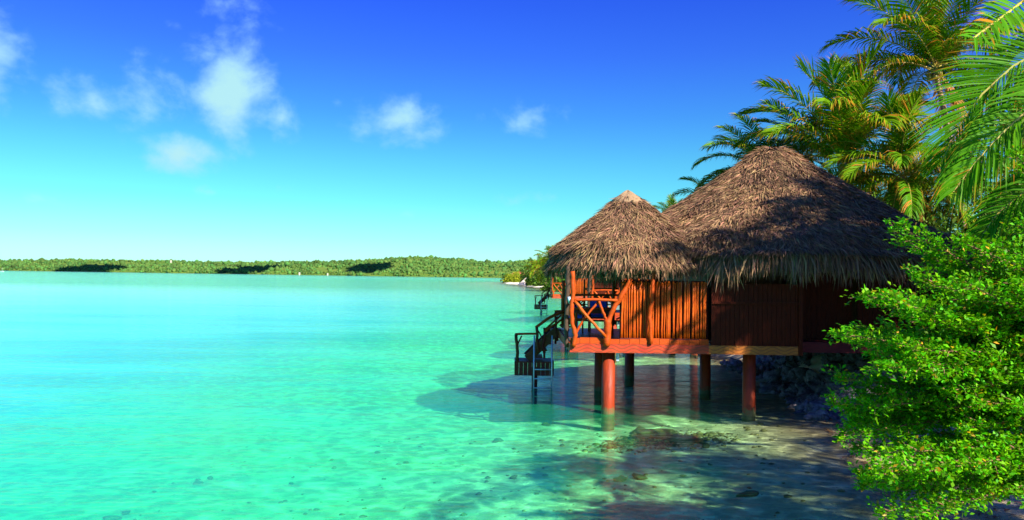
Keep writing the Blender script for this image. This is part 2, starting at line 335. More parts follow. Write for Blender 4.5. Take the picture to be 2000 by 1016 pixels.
# ---------------------------------------------------------------- water
def water_mat():
    m = bpy.data.materials.new('lagoon_water'); m.use_nodes = True; t = m.node_tree; n = t.nodes; l = t.links; n.remove(n['Principled BSDF'])
    g = n.new('ShaderNodeNewGeometry'); at = n.new('ShaderNodeAttribute'); at.attribute_name = 'depth'; dep = at.outputs['Fac']
    def ma(op, a, c=None, e=None):
        q = n.new('ShaderNodeMath'); q.operation = op
        for i, v in enumerate((a, c, e)):
            if v is None: continue
            if isinstance(v, (int, float)): q.inputs[i].default_value = v
            else: l.new(v, q.inputs[i])
        return q.outputs[0]
    def mp(sc): 
        q = n.new('ShaderNodeMapping'); q.inputs['Scale'].default_value = sc; l.new(g.outputs['Position'], q.inputs[0]); return q.outputs[0]
    def noise(vec, sc, det=3, dist=0):
        q = n.new('ShaderNodeTexNoise'); q.inputs['Scale'].default_value = sc; q.inputs['Detail'].default_value = det; q.inputs['Distortion'].default_value = dist; l.new(vec, q.inputs[0]); return q.outputs[0]
    sp = n.new('ShaderNodeSeparateXYZ'); l.new(g.outputs['Position'], sp.inputs[0])
    # absorption of the light in the water, by its depth
    def ex(k): return ma('EXPONENT', ma('MULTIPLY', dep, -k))
    # caustic light painted as a cell pattern into the transmission colour
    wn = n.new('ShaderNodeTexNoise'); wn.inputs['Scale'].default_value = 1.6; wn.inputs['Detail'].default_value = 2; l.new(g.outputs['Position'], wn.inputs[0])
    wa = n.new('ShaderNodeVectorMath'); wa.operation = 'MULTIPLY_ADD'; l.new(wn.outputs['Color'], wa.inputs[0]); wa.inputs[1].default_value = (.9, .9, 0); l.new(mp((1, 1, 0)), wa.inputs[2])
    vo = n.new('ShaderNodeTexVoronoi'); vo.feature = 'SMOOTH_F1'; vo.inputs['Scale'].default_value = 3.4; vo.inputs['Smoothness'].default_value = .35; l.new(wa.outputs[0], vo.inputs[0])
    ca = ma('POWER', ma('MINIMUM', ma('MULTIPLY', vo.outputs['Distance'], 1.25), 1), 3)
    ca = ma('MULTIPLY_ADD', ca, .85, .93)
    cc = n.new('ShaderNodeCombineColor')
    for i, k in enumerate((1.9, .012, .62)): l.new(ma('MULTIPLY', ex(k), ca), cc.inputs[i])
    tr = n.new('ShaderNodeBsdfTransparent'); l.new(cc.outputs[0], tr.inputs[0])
    # what the water itself sends back (suspended coral sand), more with depth
    df = n.new('ShaderNodeBsdfDiffuse')
    cm = n.new('ShaderNodeMix'); cm.data_type = 'RGBA'; q = n.new('ShaderNodeMapRange'); l.new(dep, q.inputs[0]); q.inputs[1].default_value = .6; q.inputs[2].default_value = 1.25; l.new(q.outputs[0], cm.inputs[0])
    cm.inputs[6].default_value = (.035, .95, .30, 1); cm.inputs[7].default_value = (.065, .84, .84, 1)
    big = noise(mp((.05, .16, 0)), 1, 7, .6); c2 = n.new('ShaderNodeMix'); c2.data_type = 'RGBA'; q2 = n.new('ShaderNodeMapRange'); l.new(big, q2.inputs[0]); q2.inputs[1].default_value = .45; q2.inputs[2].default_value = .7; q2.inputs[4].default_value = .6
    l.new(q2.outputs[0], c2.inputs[0]); l.new(cm.outputs[2], c2.inputs[6]); c2.inputs[7].default_value = (.02, .50, .66, 1)
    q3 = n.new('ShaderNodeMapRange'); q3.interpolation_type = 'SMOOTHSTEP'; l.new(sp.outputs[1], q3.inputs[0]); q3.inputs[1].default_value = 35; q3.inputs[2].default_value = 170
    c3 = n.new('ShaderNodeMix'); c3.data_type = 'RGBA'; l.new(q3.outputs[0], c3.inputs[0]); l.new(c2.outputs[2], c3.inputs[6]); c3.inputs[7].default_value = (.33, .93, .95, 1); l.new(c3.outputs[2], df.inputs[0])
    body = n.new('ShaderNodeMixShader'); l.new(ma('SUBTRACT', 1, ma('EXPONENT', ma('MULTIPLY', ma('MULTIPLY', dep, dep), -.50))), body.inputs[0]); l.new(tr.outputs[0], body.inputs[1]); l.new(df.outputs[0], body.inputs[2])
    # surface
    h1 = noise(mp((1.0, 2.6, 0)), 2.6, 4, .3); h2 = noise(mp((.25, .8, 0)), 1.2, 3, .2); h3 = noise(mp((.05, .16, 0)), 1, 3)
    calm = n.new('ShaderNodeMapRange'); l.new(h3, calm.inputs[0]); calm.inputs[1].default_value = .35; calm.inputs[2].default_value = .65; calm.inputs[3].default_value = .4; calm.inputs[4].default_value = 1.6
    b1 = n.new('ShaderNodeBump'); b1.inputs['Distance'].default_value = .10; l.new(ma('MULTIPLY', calm.outputs[0], .26), b1.inputs['Strength']); l.new(h1, b1.inputs['Height'])
    b2 = n.new('ShaderNodeBump'); b2.inputs['Distance'].default_value = .35; b2.inputs['Strength'].default_value = .16; l.new(h2, b2.inputs['Height']); l.new(b1.outputs[0], b2.inputs['Normal'])
    l.new(b2.outputs[0], df.inputs['Normal']); gl = n.new('ShaderNodeBsdfGlossy'); gl.inputs['Roughness'].default_value = .06; l.new(b2.outputs[0], gl.inputs['Normal'])
    fr = n.new('ShaderNodeFresnel'); fr.inputs[0].default_value = 1.33; l.new(b2.outputs[0], fr.inputs['Normal'])
    out = n.new('ShaderNodeMixShader'); l.new(ma('MINIMUM', ma('MULTIPLY', fr.outputs[0], .78), .60), out.inputs[0]); l.new(body.outputs[0], out.inputs[1]); l.new(gl.outputs[0], out.inputs[2])
    l.new(out.outputs[0], n['Material Output'].inputs[0]); return m
wx = axis(-5000, 5000, -14, 12, .35, 1.15); wy = axis(-120, 6000, 5, 46, .35, 1.12)
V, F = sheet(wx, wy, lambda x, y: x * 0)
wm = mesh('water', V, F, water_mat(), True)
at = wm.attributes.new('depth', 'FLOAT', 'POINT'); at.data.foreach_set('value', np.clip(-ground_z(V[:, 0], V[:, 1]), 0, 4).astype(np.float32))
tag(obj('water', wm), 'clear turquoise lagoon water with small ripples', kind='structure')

# ---------------------------------------------------------------- far shore: hills with woods
prof = [(-900, 514), (-400, 512), (0, 512), (60, 510), (120, 513), (200, 511), (300, 515), (400, 514), (500, 516), (560, 514), (640, 514), (700, 510), (760, 508), (830, 505), (880, 508), (930, 512), (980, 514), (1030, 511), (1060, 515), (1150, 518), (1300, 520), (1700, 528), (2600, 545)]
YC = 1800.0
pa = np.array([P(x, y, YC).x for x, y in prof]); ph = np.array([P(x, y - 2, YC).z for x, y in prof])
def hill_z(x, y):
    top = np.interp(x * (YC / np.maximum(y, 1)), pa, ph); ys = 1500 - np.interp(x, [-1400, 0, 300, 1500], [-120, 60, 130, 100])
    t = np.clip((y - ys) / (YC - ys), -.02, 1.6); s = np.where(t < 1, np.sin(np.clip(t, 0, 1) * math.pi / 2) ** .75, 1 - (t - 1) * .3)
    ridge = (vnoise(x, y, 90, 5) - .5) * 12 * np.clip(t * 2, 0, 1) * np.clip(2.4 - 2 * t, 0, 1)
    return top * s * .93 + ridge * s - 1.0 * (t <= 0)
hx = np.arange(-2000, 2000, 9.0); hy = np.concatenate([np.arange(1330, 1830, 9.0), np.arange(1830, 2500, 30.0)])
V, F = sheet(hx, hy, lambda x, y: hill_z(x, y) + (vnoise(x, y, 14, 6) - .5) * 3 * (hill_z(x, y) > 1))
tag(obj('hills', mesh('hills', V, F, M['far_ground'], True)), 'low green wooded hills along the far side of the lagoon', kind='structure')
rng = np.random.default_rng(3)
def ico():
    import bmesh
    b = bmesh.new(); bmesh.ops.create_icosphere(b, subdivisions=1, radius=1); V = np.array([v.co[:] for v in b.verts]); F = np.array([[v.index for v in f.verts] for f in b.faces]); b.free(); return V, F
IV, IF = ico()
def blobs(pos, rad, squash, seed=1, jit=.28):
    r = np.random.default_rng(seed); n = len(pos); V = IV[None] * (1 + r.uniform(-jit, jit, (n, len(IV), 1)))
    V = V * rad[:, None, None]; V[:, :, 2] *= squash[:, None]; V = V + pos[:, None, :]
    F = IF[None] + (np.arange(n) * len(IV))[:, None, None]; return V.reshape(-1, 3), F.reshape(-1, 3)
n = 34000
px_ = rng.uniform(-1100, 760, n); py_ = 1385 + (rng.uniform(0, 1, n) ** 1.3) * 440
hz = hill_z(px_, py_); ok = (hz > .4) & ((vnoise(px_, py_, 55, 8) > .30) | (hz < 6) | (rng.uniform(0, 1, n) < .25)); px_, py_, hz = px_[ok], py_[ok], hz[ok]
rad = 1.1 + 2.6 * rng.uniform(0, 1, len(px_)) ** 3; tall = rng.uniform(0, 1, len(px_)) < .035; rad[tall] += 2.4; V, F = blobs(np.stack([px_, py_, hz + rad * .5], -1), rad, rng.uniform(.7, 1.25, len(px_)))
tag(obj('far_forest', mesh('far_forest', V, F, M['far_leaf'])), 'mixed green woods covering the far hills', 'forest', kind='stuff')
# clouds overhead, out of the frame, that shade parts of the hills
for px0, px1, yb, lab in ((130, 240, 522, 'small white cloud high above the left hills'), (455, 530, 528, 'small white cloud high above the middle hills'), (700, 745, 518, 'smallest white cloud, high above the right hills')):
    a = P(px0, yb, 1560); b_ = P(px1, yb, 1560); c = (a + b_) / 2; half = (b_.x - a.x) / 2; c.z = 9
    c = c + SDIR * (560 / SDIR.z); k = 40; r = np.random.default_rng(px0)
    pos = np.stack([c.x + r.uniform(-1, 1, k) * half * .8, c.y + r.uniform(-1, 1, k) * 55, c.z + r.uniform(-6, 18, k)], -1)
    V, F = blobs(pos, r.uniform(14, 26, k), np.full(k, .6), px0)
    tag(obj('cloud', mesh('cloud', V, F, M['cloud'], True)), lab, 'cloud', 'small clouds above the hills')
# tiny far houses / boat
def far_house(px, py, Y, wd, ht, lab, c=(.8, .8, .75)):
    p = P(px, py, Y); t = thing('far_house', lab, 'house', p, 'houses dotted on the far hills')
    M['cream'] = M.get('cream') or mat('cream_wall', (.42, .38, .30), .8); MB().box(-wd/2, wd/2, -wd*.3, wd*.3, -3, ht).build('wall', M['cream'], t)
    mb = MB(); mb.V = [(-wd*.56, -wd*.36, ht), (wd*.56, -wd*.36, ht), (wd*.56, wd*.36, ht), (-wd*.56, wd*.36, ht), (-wd*.35, 0, ht*1.6), (wd*.35, 0, ht*1.6)]
    mb.F = [(0, 1, 5, 4), (2, 3, 4, 5), (1, 2, 5), (3, 0, 4), (0, 3, 2, 1)]; mb.build('roof', M['cream'], t)
far_house(334, 511, 1700, 3.4, 1.8, 'small white house standing out on the ridge of the far left hills')
far_house(585, 541 - 7, 1440, 2.6, 1.2, 'white house low at the water edge of the far shore')
far_house(640, 541 - 5, 1430, 2.4, 1.2, 'small white house by the water, right of the other shore house')
t = thing('boat', 'tiny white sailing boat off the far shore at the left', 'boat', W(4, 528.6)); t.location.y = 900; t.location.x = P(4, 528, 900).x; t.location.z = 0
mb = MB(); mb.V = [(-2.4, 0, .9), (-1.6, -.7, .8), (1.4, -.7, .8), (2.2, 0, .9), (1.4, .7, .8), (-1.6, .7, .8), (-1.6, 0, -.1), (1.6, 0, -.1)]
mb.F = [(0, 1, 2, 3, 4, 5), (1, 0, 6), (0, 5, 6), (1, 6, 7, 2), (5, 4, 7, 6), (2, 7, 3), (3, 7, 4)]; mb.build('hull', M['white'], t)
MB().tube([(0, 0, .6), (0, 0, 4.6)], .06).build('mast', M['white'], t)

# ---------------------------------------------------------------- palms
def frond_mesh(name, pts, nl=56, ll=.75, wd=.035, droop=.5, m=None, side=None, seed=0, rr=.03, jit=.05):
    """rachis through pts; leaflets on both sides, hanging"""
    r = np.random.default_rng(seed); pts = np.array(pts, float); seg = np.linalg.norm(np.diff(pts, axis=0), axis=1); cum = np.concatenate([[0], np.cumsum(seg)]); Lt = cum[-1]
    def at(s): return np.array([np.interp(s * Lt, cum, pts[:, i]) for i in range(3)])
    V = []; F = []; UV = []
    def leaflet(p, d0, ln, wv, dr, wd):
        b = len(V); g = np.array([0, 0, -1.0]); d = d0; q = p; ls = (.34, .33, .33); ws = (.55, 1, .8)
        V.append(q - wv * wd * .25); V.append(q + wv * wd * .25); UV.extend([0, 0])
        for k in range(2):
            q = q + d * ln * ls[k]; d = d + g * dr * (.5 + .6 * k); d = d / np.linalg.norm(d)
            V.append(q - wv * wd * ws[k+1] * .5); V.append(q + wv * wd * ws[k+1] * .5); UV.extend([.34 * (k+1)] * 2)
        q = q + d * ln * ls[2]; V.append(q); UV.append(1.0)
        F.append((b, b+1, b+3, b+2)); F.append((b+2, b+3, b+5, b+4)); F.append((b+4, b+5, b+6))
    for i in range(nl):
        s = .10 + .90 * (i + .5) / nl; p = at(s); T = at(min(1, s + .02)) - at(s - .02); T /= np.linalg.norm(T)
        B = np.array(side, float) if side is not None else np.cross(T, (0, 0, 1)); B = B - T * B.dot(T); B /= np.linalg.norm(B); Nn = np.cross(B, T)
        if Nn[2] < 0: Nn = -Nn
        env = (.45 + .75 * math.sin(min(1, s * 1.25) * math.pi * .62)) * (1 - .55 * max(0, (s - .75) / .25) ** 2)
        for sg in (-1, 1):
            if r.uniform() < .05: continue
            d = B * sg * (1 - .55 * s) + T * (.40 + .75 * s * s) + Nn * (.25 + r.normal(0, .07)); d = d + r.normal(0, jit, 3); d /= np.linalg.norm(d)
            wv = T - d * T.dot(d); wv = wv + Nn * r.uniform(-.35, .35); wv /= np.linalg.norm(wv)
            leaflet(p + r.normal(0, .004, 3), d, ll * env * r.uniform(.85, 1.1), wv, droop * (r.uniform(.7, 1.4) if jit > .03 else r.uniform(.88, 1.15)), wd * (.7 + .3 * env))
    nL = len(V)
    mb = MB(); mb.tube([at(s) for s in np.linspace(0, 1, 9)], list(np.linspace(rr, rr * .2, 9)), 4)
    V += [np.array(v) for v in mb.V]; UV += [0] * len(mb.V); nF = len(F); F += [tuple(i + nL for i in f) for f in mb.F]
    me = bpy.data.meshes.new(name); me.from_pydata([tuple(map(float, v)) for v in V], [], F); me.materials.append(m or M['leaf']); me.materials.append(M['rachis'])
    mi = [0] * nF + [1] * (len(F) - nF); me.polygons.foreach_set('material_index', mi)
    uvl = me.uv_layers.new(name='UVMap'); idx = np.zeros(len(me.loops), dtype=np.int32); me.loops.foreach_get('vertex_index', idx)
    u = np.array(UV, dtype=np.float32)[idx]; uvl.data.foreach_set('uv', np.stack([u, u * 0], -1).ravel()); return me
def arc(e0, bend, L_=4.0, n=12):
    pts = [(0, 0, 0)]; x = z = 0
    for i in range(n):
        e = R(e0 - bend * ((i + .5) / n) ** 1.3); x += math.cos(e) * L_ / n; z += math.sin(e) * L_ / n; pts.append((x, 0, z))
    return pts
FR = {}
for e0, bend, dr in ((84, 34, .22), (66, 58, .35), (46, 72, .5), (22, 72, .7), (-8, 58, .85), (-45, 38, .8)):
    FR[e0] = [frond_mesh('frond', arc(e0, bend + 12 * k), 84, 1.0, .048, dr * 1.45, M['leaf'], (0, 1, 0), e0 * 3 + k + 200) for k in range(2)]
FR['dry'] = [frond_mesh('dry_frond', arc(-50, 35, 3.4), 50, .75, .045, .9, M['leaf_dry'], (0, 1, 0), 77 + k) for k in range(2)]
def nut_mesh():
    V, F = blobs(np.array([[0, 0, 0.]]), np.array([.13]), np.array([1.15]), 5, .06); return mesh('coconut', V, F, M['coconut'], True)
NUT = nut_mesh()
def palm(label, base, crown, Lf=4.0, n=22, seed=0, group='coconut palms behind the bungalow', lean=None, elevs=(84, 66, 66, 46, 46, 22, 22, -8), dry=2, nuts=4, tr=.15, spear=True):
    r = random.Random(seed); base = Vector(base); crown = Vector(crown); t = thing('coconut_palm', label, 'palm tree', base, group)
    c = crown - base; mid = c * .5 + Vector(lean or (0, 0, 0)); pts = []; rad_ = []
    for i in range(25):
        s = i / 24; p = Vector((0, 0, -.4)) * (1-s)**2 + mid * 2 * s * (1 - s) + c * s * s
        pts.append(p); rad_.append(tr * (1.5 - .5 * min(1, s * 5) - .35 * s) * (1.06 if i % 2 else .96))
    MB().tube(pts, rad_, 9).build('trunk', M['trunk'], t, True)
    ga = 2.399963; sc = Lf / 4
    for i in range(n):
        e = elevs[int(i / n * len(elevs))]; e = e if r.random() > .15 else r.choice((46, 22)); me = r.choice(FR[e]) 
        o = obj('frond', me, t); o.location = c + Vector((r.uniform(-.08, .08), r.uniform(-.08, .08), r.uniform(-.1, .1)))
        o.rotation_euler = (R(r.uniform(-14, 14)), R(r.uniform(-7, 7)), i * ga + r.uniform(-.35, .35) + seed); k = sc * r.uniform(.85, 1.1); o.scale = (k, k, k)
    for i in range(dry):
        o = obj('dry_frond', r.choice(FR['dry']), t); o.location = c; o.rotation_euler = (R(r.uniform(-10, 10)), R(r.uniform(-5, 25)), r.uniform(0, 6.28)); o.scale = (sc, sc, sc); o['label'] = 'dry orange hanging frond'
    for i in range(nuts):
        o = obj('coconut', NUT, t); a = i * 1.7 + seed; o.location = c + Vector((math.cos(a) * .2, math.sin(a) * .2, -.18 - .1 * (i % 3)))
    return t
def gz(x, y): return float(ground_z(np.array([x]), np.array([y]))[0])
def onground(x, y): return (x, y, gz(x, y) - .05)
c = P(1825, 135, 34); b_ = P(1890, 480, 34)
palm('tallest palm, its pale slim trunk curving up right of the big roof', onground(b_.x + .4, 34), c, 4.5, 25, 1, lean=(.1, 0, 1.2), nuts=7, dry=2, elevs=(84, 66, 66, 46, 46, 22, 22))
c = P(1652, 318, 33); palm('bushy palm with upright fronds rising between the big roof and the tallest palm', onground(c.x + .3, 33), c, 4.5, 27, 2, elevs=(84, 84, 66, 66, 46, 22, -8, -45), dry=2)
c = P(1762, 345, 30.5); palm('low palm with orange hanging fronds in front of the tallest palm trunk', onground(c.x + .2, 31.5), c, 3.0, 26, 3, dry=9, elevs=(84, 66, 46, 22, 22, -8, -45))
c = P(1488, 338, 38); palm('palm whose yellow green fronds fan out behind the big roof peak', onground(c.x + .4, 38), c, 3.4, 26, 4, elevs=(66, 66, 46, 46, 22, 22, -8), dry=1)
c = P(1405, 408, 42); palm('small palm showing left of the big roof slope', onground(c.x + .2, 42), c, 2.4, 16, 5, elevs=(66, 46, 46, 22, -8), dry=1)
c = P(1313, 434, 55); palm('smallest palm, peeping up between the two thatched roofs', onground(c.x, 55), c, 1.8, 16, 6, elevs=(84, 66, 46, 22), dry=0, nuts=0)
c = P(1575, 305, 36); palm('shaded palm with narrow fronds just right of the big roof peak', onground(c.x + .3, 36), c, 3.0, 18, 9, elevs=(66, 46, 22, 22, -8), dry=2)
c = P(1990, 330, 37); palm('palm crown in the shade at the right edge, behind the big near fronds', onground(c.x + .3, 37), c, 4.2, 24, 10, elevs=(84, 66, 46, 22, -8, -45), dry=3)
c = P(1800, 400, 36.5); palm('short palm with drooping brown fronds at the foot of the tallest palm', onground(c.x + 1.2, 36.5), c, 4.3, 24, 11, elevs=(46, 22, 22, -8, -45), dry=8)

# near palm at the right edge: crown outside the frame, fronds reaching in
t = thing('coconut_palm', 'near palm outside the right edge, its huge green fronds arching into the picture', 'palm tree', onground(8.5, 9.3), 'near palms on the right bank')
tb = Vector(t.location); crn = P(2400, 50, 9.36); c = crn - tb
MB().tube([c * (i / 16) + Vector((0, 0, 0)) + Vector((.5 * math.sin(i / 16 * math.pi), 0, 0)) for i in range(17)], [.2 - .004 * i + .008 * (i % 2) for i in range(17)], 10).build('trunk', M['trunk'], t, True)
def near_frond(pix, Ys, m='leaf_near', ll=.85, nl=150, wd=.028, droop=.45, seed=0, side=None, lab=None):
    q = [P(a, b, y * .72) - tb for (a, b), y in zip(pix, Ys)]; pts = []
    for i in range(15):                                    # smooth bezier-like run through control points
        s = i / 14 * (len(q) - 1); k = min(int(s), len(q) - 2); f = s - k
        p0 = q[max(k-1, 0)]; p1 = q[k]; p2 = q[k+1]; p3 = q[min(k+2, len(q)-1)]
        pts.append(.5 * ((2*p1) + (p2-p0)*f + (2*p0-5*p1+4*p2-p3)*f*f + (3*p1-p0-3*p2+p3)*f**3))
    o = obj('frond', frond_mesh('frond', [tuple(p) for p in pts], nl, ll * .72, wd * .72, droop, M[m], side, seed, .035, .02), t)
    if lab: o['label'] = lab
near_frond([(2400, 50), (2150, 60), (2000, 115), (1900, 205), (1838, 318)], (13, 13.3, 13.6, 13.8, 14.0), ll=1.02, seed=1, droop=.22, side=(-.75, .45, .55), lab='broad bright green frond pointing down left')
near_frond([(2400, 50), (2150, 110), (2000, 222), (1915, 305), (1862, 375)], (13, 13.1, 13.2, 13.2, 13.2), ll=.94, seed=2, droop=.7, side=(-.6, .6, .6), lab='frond with orange dried upper leaflets')
near_frond([(2400, 50), (2180, -40), (2060, -40), (1975, 20), (1900, 75)], (13, 10.5, 9, 8, 7.4), ll=.58, seed=3, droop=.15, side=(-.5, .4, .8))
near_frond([(2400, 50), (2180, 190), (2060, 330), (1960, 405), (1905, 480)], (13, 13.3, 13.6, 13.8, 14), ll=.9, seed=4, droop=.8, side=(-.6, .6, .6), lab='shaded frond low at the right edge')
near_frond([(2400, 50), (2200, 240), (2110, 370), (2020, 470), (1960, 560)], (13, 12.8, 12.6, 12.5, 12.4), ll=.9, seed=5, droop=.8, side=(-.6, .6, .6))
near_frond([(2400, 50), (2180, 20), (2050, 60), (1960, 130), (1915, 215)], (13, 13.6, 14.1, 14.5, 14.8), ll=.85, seed=6, droop=.6)
for i, (a, e) in enumerate(((20, 46), (-30, 46), (-15, 22), (45, 22))):
    o = obj('frond', FR[e][i % 2], t); o.location = c; o.rotation_euler = (0, 0, R(a)); o.scale = (.8,) * 3
# palms beside and behind the viewpoint: their shadows lie over roof, water and sand
G2 = 'palms on the right bank beside the viewpoint'
palm('palm on the right bank beside the shallow water, out of the picture', onground(15.0, 15.5), (15.0, 14.8, 9.6), 4.2, 32, 21, G2)
palm('tall palm on the beach behind the green bush, out of the picture', onground(14.2, 4.6), (13.5, 4.5, 7.0), 4.2, 20, 22, G2)
palm('slender palm on the bank between the near fronds and the dense trees', onground(12.7, 13.0), (12.2, 13.4, 9.1), 3.1, 32, 26, G2, elevs=(66, 46, 22, 22, -8))
palm('palm on the sand right of the green bush', onground(15.0, 9.2), (14.6, 9.6, 5.2), 3.4, 22, 24, G2)
palm('young palm between the beach and the bungalow, out of the picture', onground(16.6, 19.0), (16.3, 18.6, 7.6), 4.0, 20, 25, G2)

# ---------------------------------------------------------------- thatched bungalow
FY = 20.2                                  # front face of the platform
def X(px, Y=FY, py=600): return P(px, py, Y).x
def Z(px, py, Y=FY): return P(px, py, Y).z
ZB, ZM, ZD = Z(1112, 688), Z(1112, 671), Z(1150, 660)     # underside, top of carved board, deck floor
X0 = X(1113, FY, 680); XC = X(1385, FY, 620); XE = X(1561, FY, 640); X9 = 12.0
YB = 25.6
def roof(parent, name, cx, cy, prof_, rxl, rxr, ryf, ryb, n, seed, fringe, strip=(.28, .55)):
    """prof_: list of (t, z) from peak (t=0) to eave (t=1); ellipse radii for left/right/front/back"""
    r = np.random.default_rng(seed); pt = np.array(prof_, float)
    def rad2(th):
        c_, s_ = np.cos(th), np.sin(th); a = np.where(c_ > 0, rxr, rxl); b = np.where(s_ > 0, ryb, ryf); return a, b
    def surf(th, t):
        a, b = rad2(th); k = 1 + .02 * np.sin(th * 5 + seed) * t + .012 * np.sin(th * 11 + t * 9)
        z = np.interp(t, pt[:, 0], pt[:, 1]) + .05 * np.sin(th * 7 + t * 13) * t
        return np.stack([cx + a * t * np.cos(th) * k, cy + b * t * np.sin(th) * k, z], -1)
    # shell
    nt_, nr = 64, 22; th = np.linspace(0, 2 * math.pi, nt_, endpoint=False); V = []; F = []
    for j in range(nr): V.append(surf(th, np.full(nt_, (j / (nr - 1)) ** .9 if j else 0.004)))
    lo = surf(th, np.full(nt_, .985)); lo[:, 2] -= .22; V.append(lo); lo2 = surf(th, np.full(nt_, .80)); lo2[:, 2] -= .45; lo2[:, 2] = np.maximum(lo2[:, 2], lo[:, 2] + .1); V.append(lo2)
    lo3 = surf(th, np.full(nt_, .02)); lo3[:, 2] -= .6; V.append(lo3); V = np.concatenate(V); rows = nr + 3
    for j in range(rows - 1):
        for i in range(nt_): F.append((j*nt_+i, j*nt_+(i+1) % nt_, (j+1)*nt_+(i+1) % nt_, (j+1)*nt_+i))
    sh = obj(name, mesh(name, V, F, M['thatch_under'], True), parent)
    # leaves
    t = np.sqrt(r.uniform(.0, 1.0, n)); th = r.uniform(0, 2 * math.pi, n)
    # fewer on the far side
    keep = (np.sin(th) < .35) | (r.uniform(0, 1, n) < .5); t, th = t[keep], th[keep]; n = len(t)
    p = surf(th, t); q = surf(th, np.minimum(t + .03, 1.03) * 1.0); a, b = rad2(th)
    D = surf(th, t + .02) - p; e = np.stack([a * np.cos(th), b * np.sin(th), 0 * th], -1); e /= np.linalg.norm(e, axis=1)[:, None]
    sl = np.interp(np.minimum(t + .03, 1), pt[:, 0], pt[:, 1]) - np.interp(np.maximum(t - .03, 0), pt[:, 0], pt[:, 1]); rr_ = (a * np.abs(np.cos(th)) + b * np.abs(np.sin(th))) * .06
    D = e + np.stack([0 * th, 0 * th, sl / rr_], -1); D /= np.linalg.norm(D, axis=1)[:, None]
    Bv = np.stack([-np.sin(th), np.cos(th), 0 * th], -1); Bv -= D * (Bv * D).sum(1)[:, None]; Bv /= np.linalg.norm(Bv, axis=1)[:, None]; Nn = np.cross(Bv, D); Nn *= np.sign(Nn[:, 2:3] + 1e-6)
    cl_ = vnoise(p[:, 0] * 3, p[:, 2] * 3, 1, seed) - .5
    ang = r.normal(0, .42, n) + cl_ * .9; L1 = r.uniform(strip[0], strip[1], n)
    d = D * np.cos(ang)[:, None] + Bv * np.sin(ang)[:, None] + Nn * r.uniform(.02, .20, n)[:, None]
    return sh, surf, (p + Nn * r.uniform(.0, .07, n)[:, None], d, Nn, L1, r)
def strips(p, d, nrm, L1, wd, r, sag=.25):
    n = len(p); d = d / np.linalg.norm(d, axis=1)[:, None]; wv = np.cross(d, nrm); wv /= np.linalg.norm(wv, axis=1)[:, None]
    tw = r.uniform(-.9, .9, n)[:, None]; wv = wv * np.cos(tw) + nrm * np.sin(tw); wv = wv * (wd * r.uniform(.6, 1.3, n))[:, None] / 2
    g = np.array([0, 0, -1.0]); p1 = p + d * (L1 * .5)[:, None] ; d2 = d + g * sag * r.uniform(.2, 1.6, n)[:, None] + r.normal(0, .12, (n, 3)); d2 /= np.linalg.norm(d2, axis=1)[:, None]; p2 = p1 + d2 * (L1 * .5)[:, None]
    V = np.stack([p - wv * .6, p + wv * .6, p1 + wv, p1 - wv, p2 + wv * .12, p2 - wv * .12], 1).reshape(-1, 3)
    b = (np.arange(n) * 6)[:, None]; F = np.concatenate([b + np.array([[0, 1, 2, 3]]), b + np.array([[3, 2, 4, 5]])], 0); return V, F
def thatch(sh, surf, data, n_f, seed, wd=.03, fl=(.35, .8)):
    p, d, nn, L1, r = data; V, F = strips(p, d, nn, L1, wd * .8, r)
    th = r.uniform(0, 2 * math.pi, n_f); tt = r.uniform(.84, 1.005, n_f); p = surf(th, tt); e = np.stack([np.cos(th), np.sin(th), 0 * th], -1)
    clump = vnoise(th * 9, th * 0, 1, seed) * .7 + .55
    ln = r.uniform(fl[0], fl[1], n_f) * clump; dd = e * r.uniform(.05, .75, n_f)[:, None] + np.array([0, 0, -1.0]) + r.normal(0, .22, (n_f, 3))
    p = p + e * r.uniform(-.02, .10, n_f)[:, None]; V2, F2 = strips(p, dd, e, ln, wd * 1.1, r, .6)
    V = np.concatenate([V, V2]); F = np.concatenate([F, F2 + len(p) * 0 + (len(V) - len(V2))]) if False else np.concatenate([F, F2 + (len(V) - len(V2))])
    return obj('thatch_leaves', tag_mesh(mesh('thatch_leaves', V, F, M['thatch'])), sh)
def tag_mesh(m): return m

bung = thing('thatched_bungalow', 'nearest orange thatched bungalow on stilts with big round roof and small porch roof', 'bungalow', (X0, FY, 0), 'thatched overwater bungalows')
bo = Vector(bung.location)
def B(mb, name, m, smooth=False, parent=None, lab=None):
    mb.V = [tuple(Vector(v) - bo) for v in mb.V]; o = mb.build(name, m, parent or bung, smooth)
    if lab: o['label'] = lab
    return o
# small porch roof
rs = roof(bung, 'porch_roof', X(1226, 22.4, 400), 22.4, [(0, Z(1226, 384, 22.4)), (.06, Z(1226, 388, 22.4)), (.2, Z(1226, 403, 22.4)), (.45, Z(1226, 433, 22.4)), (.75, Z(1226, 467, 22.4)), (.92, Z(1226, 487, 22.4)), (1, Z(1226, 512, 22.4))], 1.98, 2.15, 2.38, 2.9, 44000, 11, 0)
rs[0].location = (-bo.x, -bo.y, 0); thatch(*rs, 11000, 3, .032, (.3, .62))['kind'] = 'stuff'
